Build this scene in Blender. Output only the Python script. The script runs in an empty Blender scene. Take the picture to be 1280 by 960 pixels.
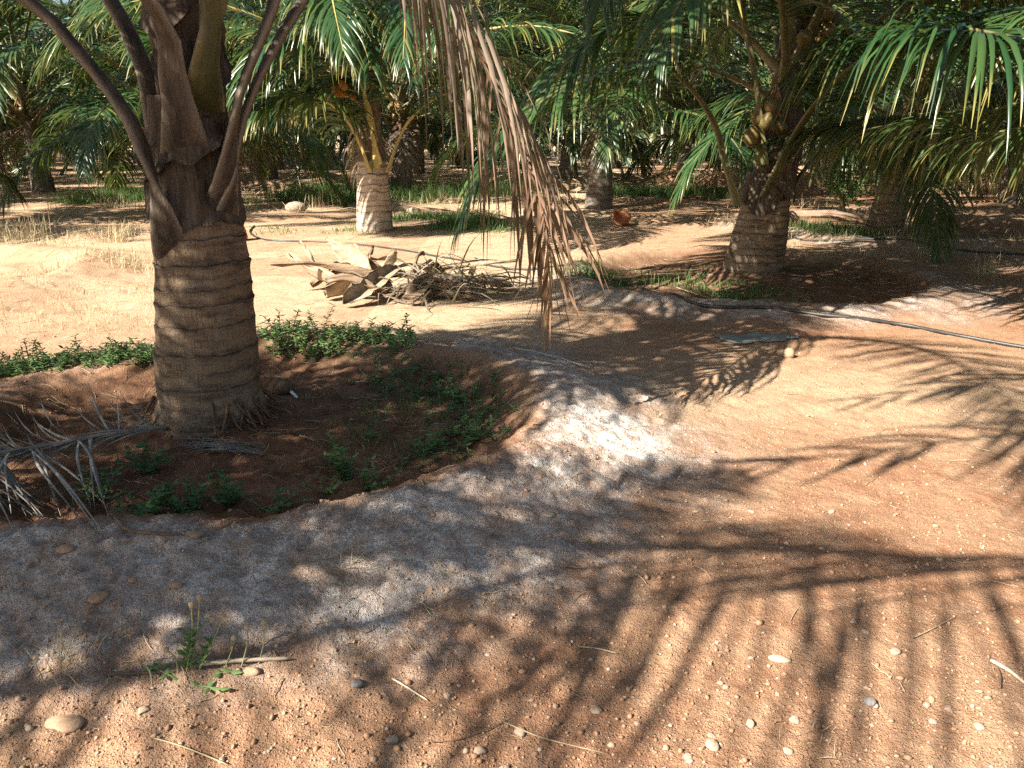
import bpy, math, random
import numpy as np
from mathutils import Vector

R = math.radians
rng = np.random.default_rng(7)
random.seed(7)
scene = bpy.context.scene
col = scene.collection

# ------------------------------------------------------------------ camera model
F = 1005.0 / 1280.0
PITCH = R(17.6)
CAM = np.array([0.0, 0.0, 1.5])
cp, sp = math.cos(PITCH), math.sin(PITCH)


def ray(px, py):
    u, v = (px - 640) / 1005.0, (480 - py) / 1005.0
    return np.array([u, cp + v * sp, -sp + v * cp])


def at_depth(px, py, d):
    r = ray(px, py)
    return CAM + r * (d / r[1])


# ------------------------------------------------------------------ noise
def hash2(ix, iy, seed):
    h = (ix.astype(np.int64) * 374761393 + iy.astype(np.int64) * 668265263 + seed * 1442695041) & 0xFFFFFFFF
    h = ((h ^ (h >> 13)) * 1274126177) & 0xFFFFFFFF
    h = h ^ (h >> 16)
    return (h & 0xFFFFFF).astype(np.float64) / 16777215.0


def vnoise(x, y, seed=0):
    ix, iy = np.floor(x), np.floor(y)
    fx, fy = x - ix, y - iy
    ux, uy = fx * fx * (3 - 2 * fx), fy * fy * (3 - 2 * fy)
    a, b = hash2(ix, iy, seed), hash2(ix + 1, iy, seed)
    c, d = hash2(ix, iy + 1, seed), hash2(ix + 1, iy + 1, seed)
    return (a * (1 - ux) + b * ux) * (1 - uy) + (c * (1 - ux) + d * ux) * uy


def fbm(x, y, seed=0, octv=4, gain=0.5):
    s, amp, tot = 0.0, 1.0, 0.0
    for o in range(octv):
        s = s + amp * vnoise(x * 2 ** o + 13.7 * o, y * 2 ** o - 7.1 * o, seed + o)
        tot += amp
        amp *= gain
    return s / tot


def sstep(a, b, x):
    t = np.clip((x - a) / (b - a), 0, 1)
    return t * t * (3 - 2 * t)


# ------------------------------------------------------------------ palm positions
VA, VB, P0 = np.array([4.25, 4.45]), np.array([-4.7, 4.1]), np.array([-1.62, 4.08])
known = {(0, 0): (-1.62, 4.08), (1, 0): (2.62, 8.7), (1, 1): (-2.12, 12.6), (2, 1): (1.75, 16.6), (2, 0): (5.75, 12.6),
         (0, -1): (3.1, -.1), (3, 2): (1.55, 23.4), (1, 3): (-11.7, 20.6), (2, 3): (-6.9, 23.6), (2, 2): (-2.8, 21.0), (4, 2): (6.0, 29.0)}
# basins: cx, cy, R, height, inner width, outer width, floor depth, seed
RINGS = [(-1.35, 3.95, 1.49, .16, .27, .45, -.05, 1), (2.45, 8.4, 1.75, .08, .24, .36, -.03, 2),
         (5.9, 12.6, 2.0, .13, .2, .4, -.05, 3), (1.8, 16.8, 1.9, .07, .25, .5, -.03, 4),
         (-6.3, 8.2, 1.8, .10, .2, .45, -.04, 5), (1.5, 24.0, 1.9, .22, .3, .5, -.05, 6),
         (6.2, 22.6, 2.0, .4, .35, .5, 0, 7), (-7.0, 24.0, 1.9, .2, .3, .5, 0, 8)]
MOUNDS = [(-1.62, 4.08, .10, .42), (2.62, 8.7, .10, .5), (-2.12, 12.6, .03, .5)]


def ringd(x, y, rg):
    cx, cy, rr, h, wi, wo, fl, sd = rg
    dx, dy = x - cx, y - cy
    a = np.arctan2(dy, dx)
    rm = rr * (1 + .035 * np.sin(2 * a + sd) + .03 * np.sin(3 * a + 2 * sd)
               + .07 * (vnoise(np.cos(a) * 2.2 + sd * 9, np.sin(a) * 2.2 + sd * 5, 41) - .5)
               + .04 * (vnoise(np.cos(a) * 7 + sd * 9, np.sin(a) * 7, 42) - .5))
    return np.hypot(dx, dy) - rm, a


def height(x, y):
    x, y = np.asarray(x, float), np.asarray(y, float)
    h = .06 * (fbm(x * .22, y * .22, 3, 3) - .5)
    h *= sstep(.5, 3, np.hypot(x, y) * .4)
    h += .03 * (fbm(x * 1.1, y * 1.1, 11, 3) - .5)
    rough = .35
    for rg in RINGS:
        d, a = ringd(x, y, rg)
        w = np.where(d < 0, rg[4], rg[5])
        crest = np.exp(-(d / w) ** 2)
        mod = .78 + .5 * vnoise(np.cos(a) * 3 + rg[7] * 3, np.sin(a) * 3, 51)
        if rg[7] == 1:
            mod = mod * (1 - .62 * np.exp(-((a - 2.4) / .75) ** 2) - .3 * np.exp(-((a - 1.1) / .4) ** 2))
        h += rg[3] * mod * crest + rg[6] * sstep(.05, .45, -d)
        rough = rough + .75 * np.exp(-(np.maximum(d, 0) / .7) ** 2) * (d > -3)
    for mx, my, mh, mr in MOUNDS:
        h += mh * np.exp(-((x - mx) ** 2 + (y - my) ** 2) / mr ** 2)
    near = sstep(16, 7, y)
    cl = fbm(x * 5.5, y * 5.5, 21, 4, .6)
    h += near * rough * .05 * (cl - .5)
    cl2 = vnoise(x * 27, y * 27, 31) * vnoise(x * 13, y * 13, 33)
    h += sstep(9, 4, y) * (.08 + rough) * .030 * (cl2 - .25)
    cl3 = vnoise(x * 62, y * 62, 35)
    h += sstep(6, 3, y) * (.3 + rough) * .010 * (cl3 - .5)
    return h


def H(x, y):
    return float(height(np.array([x]), np.array([y]))[0])


def gpx(px, py, dz=0.0):
    """the ground point seen at a pixel"""
    r = ray(px, py)
    t = (CAM[2] - dz) / -r[2]
    for _ in range(14):
        p = CAM + r * t
        e = p[2] - (H(p[0], p[1]) + dz)
        t += .7 * e / -r[2]
    p = CAM + r * t
    return np.array([p[0], p[1], H(p[0], p[1]) + dz])


# ------------------------------------------------------------------ mesh helper
class MB:
    def __init__(s):
        s.v, s.f, s.m, s.c, s.n = [], [], [], [], 0

    def add(s, v, f, m=0, c=None):
        v = np.asarray(v, float).reshape(-1, 3)
        f = np.asarray(f, int)
        s.v.append(v)
        s.f.append(f + s.n)
        s.m.append(np.full(len(f), m, int))
        if c is None:
            c = np.zeros((len(v), 3))
        c = np.asarray(c, float)
        if c.ndim == 1:
            c = np.tile(c, (len(v), 1))
        s.c.append(c)
        s.n += len(v)

    def tube(s, pts, rad, sides=6, m=0, c=None, flat=1.0, up=(0, 0, 1), cap=True):
        pts = np.asarray(pts, float)
        n = len(pts)
        rad = np.broadcast_to(np.asarray(rad, float), (n,))
        flat = np.broadcast_to(np.asarray(flat, float), (n,))
        tg = np.gradient(pts, axis=0)
        tg /= np.linalg.norm(tg, axis=1)[:, None] + 1e-9
        upv = np.tile(np.array(up, float), (n, 1))
        sd = np.cross(tg, upv)
        ln = np.linalg.norm(sd, axis=1)
        bad = ln < .15
        sd[bad] = np.cross(tg[bad], np.array([.3, .9, .1]))
        sd /= np.linalg.norm(sd, axis=1)[:, None]
        for i in range(1, n):
            if np.dot(sd[i], sd[i - 1]) < 0:
                sd[i] = -sd[i]
        nn = np.cross(sd, tg)
        a = np.arange(sides) * 2 * np.pi / sides
        v = pts[:, None] + sd[:, None] * (np.cos(a)[None, :, None] * rad[:, None, None]) \
            + nn[:, None] * (np.sin(a)[None, :, None] * (rad * flat)[:, None, None])
        i, j = np.meshgrid(np.arange(n - 1), np.arange(sides), indexing='ij')
        j2 = (j + 1) % sides
        f = np.stack([i * sides + j, i * sides + j2, (i + 1) * sides + j2, (i + 1) * sides + j], -1).reshape(-1, 4)
        if c is not None and np.asarray(c).ndim == 2:
            c = np.repeat(np.asarray(c), sides, axis=0)
        s.add(v, f, m, c)
        if cap and sides == 6:
            b = s.n - n * sides
            for q in (0, (n - 1) * sides):
                s.f.append(np.array([[b + q, b + q + 1, b + q + 2, b + q + 3], [b + q, b + q + 3, b + q + 4, b + q + 5]]))
                s.m.append(np.full(2, m, int))

    def build(s, name, mats, parent=None, smooth=True, loc=None):
        v = np.concatenate(s.v)
        if loc is not None:
            v = v - np.asarray(loc)
        me = bpy.data.meshes.new(name)
        fl = [f for f in s.f if len(f)]
        nl = sum(f.size for f in fl)
        nf = sum(len(f) for f in fl)
        me.vertices.add(len(v))
        me.vertices.foreach_set('co', v.ravel())
        me.loops.add(nl)
        me.loops.foreach_set('vertex_index', np.concatenate([f.ravel() for f in fl]).astype(np.int32))
        me.polygons.add(nf)
        st = np.concatenate([np.full(len(f), f.shape[1]) for f in fl])
        me.polygons.foreach_set('loop_start', np.concatenate([[0], np.cumsum(st)[:-1]]).astype(np.int32))
        me.polygons.foreach_set('material_index', np.concatenate([m for m in s.m if len(m)]).astype(np.int32))
        if smooth:
            me.polygons.foreach_set('use_smooth', np.ones(nf, bool))
        at = me.attributes.new('tint', 'FLOAT_COLOR', 'POINT')
        cc = np.concatenate(s.c)
        at.data.foreach_set('color', np.concatenate([cc, np.ones((len(cc), 1))], 1).astype(np.float32).ravel())
        for m in (mats if isinstance(mats, (list, tuple)) else [mats]):
            me.materials.append(m)
        me.update()
        me.validate()
        o = bpy.data.objects.new(name, me)
        col.objects.link(o)
        if loc is not None:
            o.location = loc
        if parent:
            o.parent = parent
        return o


def tag(o, label=None, cat=None, group=None, kind=None):
    if label:
        o['label'] = label
    if cat:
        o['category'] = cat
    if group:
        o['group'] = group
    if kind:
        o['kind'] = kind
    return o


def empty(name, loc, label, cat, group=None):
    o = bpy.data.objects.new(name, None)
    o.empty_display_size = .2
    col.objects.link(o)
    o.location = loc
    return tag(o, label, cat, group)


def catmull(pts, n):
    p = np.asarray(pts, float)
    p = np.vstack([2 * p[0] - p[1], p, 2 * p[-1] - p[-2]])
    out = []
    k = len(p) - 3
    for u in np.linspace(0, k - 1e-6, n):
        i = int(u)
        t = u - i
        a, b, c, d = p[i:i + 4]
        out.append(.5 * (2 * b + (c - a) * t + (2 * a - 5 * b + 4 * c - d) * t * t + (3 * b - a - 3 * c + d) * t ** 3))
    out = np.array(out)
    # equal arc length
    s = np.concatenate([[0], np.cumsum(np.linalg.norm(np.diff(out, axis=0), axis=1))])
    q = np.linspace(0, s[-1], n)
    return np.stack([np.interp(q, s, out[:, j]) for j in range(3)], 1)


# ------------------------------------------------------------------ materials
class NT:
    def __init__(s, name):
        s.mat = bpy.data.materials.new(name)
        s.mat.use_nodes = True
        s.t = s.mat.node_tree
        s.t.nodes.clear()
        s.out = s.t.nodes.new('ShaderNodeOutputMaterial')

    def n(s, typ, **kw):
        nd = s.t.nodes.new('ShaderNode' + typ)
        for k, v in kw.items():
            if k[0] == 'i' and k[1:].isdigit():
                s.put(nd, int(k[1:]), v)
            elif k in nd.inputs:
                s.put(nd, k, v)
            elif k.replace('_', ' ') in nd.inputs:
                s.put(nd, k.replace('_', ' '), v)
            else:
                setattr(nd, k, v)
        return nd

    def put(s, nd, k, v):
        if isinstance(v, bpy.types.NodeSocket):
            s.t.links.new(v, nd.inputs[k])
        else:
            if isinstance(v, (tuple, list)) and len(v) == 3 and nd.inputs[k].type == 'RGBA':
                v = (*v, 1)
            nd.inputs[k].default_value = v

    def noise(s, scale, detail=4, rough=.55, vec=None, dist=0):
        nd = s.n('TexNoise', Scale=scale, Detail=detail, Roughness=rough, Distortion=dist)
        if vec is not None:
            s.put(nd, 'Vector', vec)
        return nd.outputs['Fac']

    def ramp(s, fac, a, b, lo=0., hi=1.):
        nd = s.n('MapRange', Value=fac)
        nd.inputs[1].default_value, nd.inputs[2].default_value = a, b
        nd.inputs[3].default_value, nd.inputs[4].default_value = lo, hi
        return nd.outputs[0]

    def mix(s, fac, a, b, mode='MIX'):
        nd = s.t.nodes.new('ShaderNodeMix')
        nd.data_type = 'RGBA'
        nd.blend_type = mode
        s.put(nd, 0, fac)
        s.put(nd, 6, a)
        s.put(nd, 7, b)
        return nd.outputs[2]

    def math(s, op, a, b=0.):
        nd = s.t.nodes.new('ShaderNodeMath')
        nd.operation = op
        s.put(nd, 0, a)
        s.put(nd, 1, b)
        return nd.outputs[0]

    def attr(s, name='tint'):
        a = s.t.nodes.new('ShaderNodeAttribute')
        a.attribute_name = name
        sx = s.t.nodes.new('ShaderNodeSeparateColor')
        s.t.links.new(a.outputs['Color'], sx.inputs[0])
        return sx.outputs[0], sx.outputs[1], sx.outputs[2]

    def coord(s, which='Object'):
        return s.t.nodes.new('ShaderNodeTexCoord').outputs[which]

    def mapping(s, vec, scale):
        nd = s.t.nodes.new('ShaderNodeMapping')
        s.t.links.new(vec, nd.inputs[0])
        nd.inputs[3].default_value = scale
        return nd.outputs[0]

    def bump(s, h, strength=.5, dist=.01):
        nd = s.n('Bump', Strength=strength, Distance=dist, Height=h)
        return nd.outputs[0]

    def finish(s, color, rough=.8, normal=None, spec=.3, translucent=0., tcolor=None):
        b = s.n('BsdfPrincipled')
        s.put(b, 'Base Color', color)
        s.put(b, 'Roughness', rough)
        s.put(b, 'Specular IOR Level', spec)
        if normal is not None:
            s.put(b, 'Normal', normal)
        sh = b.outputs[0]
        if translucent:
            t = s.n('BsdfTranslucent')
            s.put(t, 'Color', tcolor if tcolor is not None else color)
            mx = s.t.nodes.new('ShaderNodeMixShader')
            mx.inputs[0].default_value = translucent
            s.t.links.new(sh, mx.inputs[1])
            s.t.links.new(t.outputs[0], mx.inputs[2])
            sh = mx.outputs[0]
        s.t.links.new(sh, s.out.inputs[0])
        return s.mat


def m_ground():
    t = NT('red_earth')
    salt, straw, humus = t.attr('tint')
    p = t.coord('Object')
    big = t.noise(.9, 4, .6, p)
    med = t.noise(6, 5, .65, p)
    fine = t.noise(55, 4, .7, p)
    grain = t.noise(260, 2, .6, p)
    c = t.mix(t.ramp(big, .35, .7), (.42, .25, .155), (.34, .165, .095))
    c = t.mix(t.ramp(med, .42, .75, 0, .7), c, (.50, .335, .22))
    c = t.mix(t.ramp(med, .25, .42, .55, 0), c, (.20, .085, .05))
    # pale sand and straw; brightness of the sunlit clearings is put into this colour
    c = t.mix(t.math('MULTIPLY', straw, t.ramp(t.noise(3, 5, .7, p), .28, .6, .35, 1.)), c, (.60, .445, .30))
    # humus and damp soil in the basins
    c = t.mix(t.math('MULTIPLY', humus, t.ramp(t.noise(5, 4, .6, p), .3, .7, .45, 1.)), c, (.15, .075, .045))
    # white salt crust, patchy
    sp1 = t.ramp(t.noise(9, 9, .8, p, .4), .43, .57)
    sp2 = t.ramp(t.noise(85, 4, .75, p), .43, .57)
    sf = t.math('MULTIPLY', salt, t.math('MULTIPLY', sp1, t.math('ADD', t.math('MULTIPLY', sp2, .8), .2)))
    patch = t.ramp(t.noise(2.6, 4, .6, p), .38, .62, .15, 1.)
    sf = t.math('MULTIPLY', sf, t.math('ADD', patch, t.ramp(salt, 1.0, 1.25, 0, .8)))
    base_salt = t.math('MULTIPLY', salt, t.math('MULTIPLY', patch, .42))
    c = t.mix(t.math('MULTIPLY', t.math('MINIMUM', salt, 1.), .45), c, (.21, .135, .10))
    c = t.mix(base_salt, c, (.36, .32, .295))
    c = t.mix(sf, c, (.80, .77, .74))
    c = t.mix(t.math('MULTIPLY', t.ramp(salt, .8, 1.35), t.ramp(t.noise(10, 8, .8, p, .6), .40, .58)), c, (.78, .73, .69))  # boosted salt turns near-white, painting the sunlit bend of the rim
    # grit
    v = t.n('TexVoronoi', Scale=95., Vector=p)
    c = t.mix(t.ramp(v.outputs['Distance'], .12, .32, .35, 0), c, t.mix(t.ramp(fine, .4, .6), (.16, .07, .04), (.66, .5, .36)))
    c = t.mix(.55, c, t.mix(t.ramp(grain, .3, .7), (.30, .28, .26), (.72, .72, .72)), 'OVERLAY')
    hh = t.math('ADD', t.math('MULTIPLY', fine, .7), t.math('MULTIPLY', grain, .35))
    hh = t.math('SUBTRACT', hh, t.math('MULTIPLY', t.ramp(v.outputs['Distance'], 0, .35), .3))
    return t.finish(c, .95, t.bump(hh, 1., .02), .1)


def m_leaf(name, a, b, tip, trans=.3, rough=.38, spec=.5):
    t = NT(name)
    rnd, along, age = t.attr()
    oi = t.t.nodes.new('ShaderNodeObjectInfo')
    f = t.math('ADD', t.math('MULTIPLY', rnd, .6), t.math('MULTIPLY', oi.outputs['Random'], .4))
    c = t.mix(f, a, b)
    c = t.mix(t.math('MULTIPLY', t.ramp(along, .72, 1.), t.ramp(rnd, .15, .8)), c, tip)
    c = t.mix(age, c, tip)
    tc = t.mix(.4, c, (.26, .38, .05), 'MIX')
    return t.finish(c, rough, None, spec, trans, tc)


def m_simple(name, a, b, scale=8, rough=.8, bump=.4, stretch=(1, 1, 1), spec=.3, trans=0., dist=.01, tintmix=None):
    t = NT(name)
    p = t.mapping(t.coord('Object'), stretch)
    n1 = t.noise(scale, 5, .65, p)
    c = t.mix(t.ramp(n1, .32, .68), a, b)
    if tintmix:
        r, g, bb = t.attr()
        c = t.mix(r, c, tintmix)
    n2 = t.noise(scale * 5, 3, .6, p)
    c = t.mix(.3, c, t.mix(t.ramp(n2, .3, .7), (.25, .25, .25), (.75, .75, .75)), 'OVERLAY')
    return t.finish(c, rough, t.bump(t.math('ADD', n1, n2), bump, dist), spec, trans)


def m_trunk(name, a, b, dark, lichen):
    t = NT(name)
    groove, rr, fib = t.attr()
    p = t.coord('Object')
    st = t.mapping(p, (1, 1, .09))
    crack = t.noise(110, 4, .7, st)
    blot = t.noise(7, 5, .65, p)
    flat = t.mapping(p, (1, 1, 4))
    band = t.noise(5, 5, .65, flat)
    c = t.mix(rr, a, b)
    c = t.mix(.5, c, t.mix(rr, (.34, .33, .32), (.66, .66, .66)), 'OVERLAY')
    c = t.mix(t.ramp(blot, .45, .75, 0, .75), c, lichen)
    c = t.mix(t.ramp(band, .47, .66, 0, .85), c, dark)
    rim = t.ramp(t.math('ABSOLUTE', t.math('SUBTRACT', groove, .42)), .02, .2, .8, 0)
    c = t.mix(t.math('MULTIPLY', rim, t.ramp(t.noise(9, 4, .7, p), .42, .6)), c, lichen)
    c = t.mix(t.math('MULTIPLY', t.ramp(crack, .53, .66, 0, .7), t.ramp(t.noise(6, 4, .6, p), .4, .6, .25, 1)), c, (.05, .035, .026))
    c = t.mix(t.math('MULTIPLY', groove, t.ramp(t.noise(16, 4, .7, p), .3, .6, .3, 1.)), c, (.035, .025, .02))
    c = t.mix(t.math('MULTIPLY', fib, t.ramp(blot, .25, .6, .55, 1)), c, t.mix(t.ramp(t.noise(120, 3, .6, st), .35, .65), (.05, .036, .026), (.20, .14, .09)))
    return t.finish(c, .88, t.bump(t.math('ADD', t.math('MULTIPLY', crack, -.9), t.noise(45, 4, .7, p)), .9, .012), .2)


M = {}
M['ground'] = m_ground()
M['leaf'] = m_leaf('palm_leaflet', (.016, .056, .022), (.068, .122, .034), (.34, .27, .07), .22, .30, .6)
M['leaf_far'] = m_leaf('far_palm_leaflet', (.014, .046, .018), (.055, .096, .030), (.30, .26, .08), .20, .34, .55)  # darker green than the near rows; back-row shade put into the colour
M['dryleaf'] = m_leaf('dead_leaflet', (.155, .12, .09), (.34, .275, .21), (.25, .11, .06), .25, .6, .25)
M['redleaf'] = m_leaf('rusty_dead_leaflet', (.30, .15, .085), (.22, .14, .10), (.26, .09, .045), .25, .6, .25)
M['greyleaf'] = m_leaf('grey_dead_leaflet', (.22, .205, .185), (.36, .345, .32), (.22, .18, .14), .1, .6, .25)
M['petiole'] = m_simple('green_petiole', (.06, .075, .028), (.14, .13, .05), 5, .45, .3, (1, 1, .3), .4, 0, .01, (.27, .23, .13))
M['petiole_lit'] = m_simple('sunlit_petiole', (.26, .23, .07), (.40, .32, .12), 3, .45, .25, (1, 1, 1), .4)  # brighter petiole copy for the sunlit palm; sunlight put into the colour
M['petiole_old'] = m_simple('brown_petiole', (.035, .027, .021), (.15, .115, .085), 16, .6, .9, (1, 1, .12), .3, 0, .012, (.40, .33, .25))
M['petiole_dead'] = m_simple('dead_rachis', (.10, .055, .035), (.19, .10, .06), 9, .7, .4)
M['grey_rachis'] = m_simple('grey_rachis', (.13, .12, .12), (.27, .26, .25), 9, .7, .4)
M['trunk'] = m_trunk('palm_bark', (.40, .285, .185), (.27, .19, .125), (.085, .062, .05), (.36, .30, .23))
M['trunk_pale'] = m_trunk('pale_palm_bark', (.56, .48, .40), (.46, .38, .30), (.26, .18, .13), (.6, .55, .48))
M['trunk_grey'] = m_trunk('grey_palm_bark', (.27, .23, .20), (.22, .17, .14), (.11, .08, .06), (.32, .30, .28))
M['sheath'] = m_simple('leaf_sheath', (.05, .036, .027), (.20, .155, .115), 30, .8, 1., (1, 1, .10), .2, 0, .015)
M['sheath_grey'] = m_simple('weathered_sheath', (.15, .135, .13), (.33, .30, .28), 9, .7, .7, (1, 1, .3), .25)
M['nut_orange'] = m_simple('orange_coconut', (.36, .13, .03), (.58, .29, .07), 9, .45, .1, (1, 1, 1), .4)
M['nut_green'] = m_simple('green_coconut', (.10, .085, .03), (.23, .16, .055), 6, .45, .1, (1, 1, 1), .4)
M['nut_stalk'] = m_simple('bunch_stalk', (.34, .17, .05), (.46, .27, .10), 8, .6, .3)
M['husk'] = m_simple('dry_husk', (.10, .06, .035), (.22, .14, .085), 14, .85, .9, (1, 1, .4))
M['redhusk'] = m_simple('rusty_husk', (.34, .12, .055), (.50, .22, .11), 12, .8, .8)
M['drybase'] = m_simple('dry_frond_base', (.20, .14, .09), (.47, .365, .255), 11, .75, .9, (.35, 1, 1), .2, 0, .012)
M['drybase_dark'] = m_simple('dark_frond_base', (.13, .085, .055), (.34, .245, .165), 10, .8, .9, (.3, 1, 1), .2, 0, .012)
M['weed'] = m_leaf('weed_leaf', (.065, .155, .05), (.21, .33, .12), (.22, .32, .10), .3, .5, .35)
M['weed_dim'] = m_leaf('shaded_weed_leaf', (.06, .15, .055), (.13, .24, .09), (.2, .26, .12), .25, .55, .3)  # darker copy of the weed leaf; shade put into the colour
M['stem'] = m_simple('weed_stem', (.15, .17, .07), (.26, .22, .12), 10, .7, .2)
M['stalk'] = m_simple('flower_stalk', (.24, .27, .13), (.42, .40, .22), 10, .7, .2)
M['drystraw'] = m_leaf('dry_straw', (.46, .36, .22), (.66, .56, .38), (.5, .4, .26), .2, .7, .2)
M['grass'] = m_leaf('green_grass_blade', (.06, .145, .045), (.16, .25, .085), (.36, .36, .14), .3, .5, .3)
M['pebble'] = m_simple('tan_pebble', (.33, .19, .115), (.50, .35, .24), 20, .8, .3, (1, 1, 1), .25, 0, .003, (.62, .57, .50))
M['darkpebble'] = m_simple('dark_stone', (.14, .13, .13), (.24, .22, .21), 14, .7, .5)
M['clod'] = m_simple('earth_clod', (.33, .18, .105), (.47, .30, .19), 30, .95, .5, (1, 1, 1), .1, 0, .004, (.60, .48, .36))
M['wood'] = m_simple('dry_wood', (.45, .36, .26), (.66, .56, .43), 12, .75, .5, (.2, 1, 1))
M['twig'] = m_simple('dark_twig', (.12, .075, .05), (.26, .18, .12), 14, .8, .4)
M['hose'] = m_simple('black_pipe', (.022, .021, .021), (.06, .055, .05), 12, .45, .2, (1, 1, 1), .5)
M['sack'] = m_simple('grey_sack', (.17, .19, .17), (.27, .28, .26), 12, .8, .7)
M['white'] = m_simple('white_scrap', (.72, .73, .74), (.85, .85, .84), 10, .5, .2)
M['wall'] = m_simple('block_wall', (.36, .34, .33), (.48, .46, .44), 3, .9, .4)
M['post'] = m_simple('pale_post', (.50, .48, .46), (.66, .63, .6), 6, .8, .3)
M['bluepost'] = m_simple('blue_post', (.16, .24, .33), (.22, .32, .42), 6, .6, .2)
M['rubble'] = m_simple('pale_rubble', (.29, .22, .165), (.46, .38, .30), 4, .9, .8)
M['bark'] = m_simple('shrub_bark', (.14, .10, .07), (.24, .18, .12), 8, .9, .5)


# ------------------------------------------------------------------ leaflets and fronds
def leaflets(mb, base, d0, length, width, droop, rnd, m=0, seg=5, normal_hint=None, age=0., twist=0., curl=0.):
    """many drooping folded leaflets at once. base,d0: (n,3)"""
    n = len(base)
    g = np.array([0, 0, -1.0])
    d = d0 / np.linalg.norm(d0, axis=1)[:, None]
    pos = [base.copy()]
    dirs = [d.copy()]
    cur, dd = base.copy(), d.copy()
    for k in range(seg):
        w = (droop * ((k + .6) / seg) ** 1.1)[:, None]
        dd = dd + g * w
        dd /= np.linalg.norm(dd, axis=1)[:, None]
        cur = cur + dd * (length / seg)[:, None]
        pos.append(cur.copy())
        dirs.append(dd.copy())
    prof = np.interp(np.linspace(0, 1, seg + 1), [0, .12, .35, .7, 1], [.45, .9, 1., .62, .05])
    sd0 = np.cross(d, np.tile(np.array([0, 0, 1.0]), (n, 1)) if normal_hint is None else normal_hint)
    ln = np.linalg.norm(sd0, axis=1)
    sd0[ln < .1] = np.array([1.0, .2, 0])
    sd0 /= np.linalg.norm(sd0, axis=1)[:, None]
    V, C = [], []
    for k in range(seg + 1):
        sdk = sd0 - dirs[k] * np.sum(sd0 * dirs[k], axis=1)[:, None]
        sdk /= np.linalg.norm(sdk, axis=1)[:, None] + 1e-9
        nk = np.cross(sdk, dirs[k])
        ang = (twist * (k / seg)) if np.ndim(twist) == 0 else (twist * (k / seg))[:, None]
        s2 = sdk * np.cos(ang) + nk * np.sin(ang)
        n2 = -sdk * np.sin(ang) + nk * np.cos(ang)
        w = (width * prof[k] * .5)[:, None]
        V += [pos[k] - s2 * w - n2 * w * .55, pos[k], pos[k] + s2 * w - n2 * w * .55]
        cc = np.stack([rnd, np.full(n, k / seg), np.broadcast_to(age, (n,))], 1)
        C += [cc, cc, cc]
    V = np.stack(V, 1)       # n, 3*(seg+1), 3
    C = np.stack(C, 1)
    fs = []
    for k in range(seg):
        a = 3 * k
        fs += [[a, a + 1, a + 4, a + 3], [a + 1, a + 2, a + 5, a + 4]]
    fs = np.array(fs)
    f = (np.arange(n)[:, None, None] * (3 * (seg + 1)) + fs[None]).reshape(-1, 4)
    mb.add(V.reshape(-1, 3), f, m, C.reshape(-1, 3))


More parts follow.
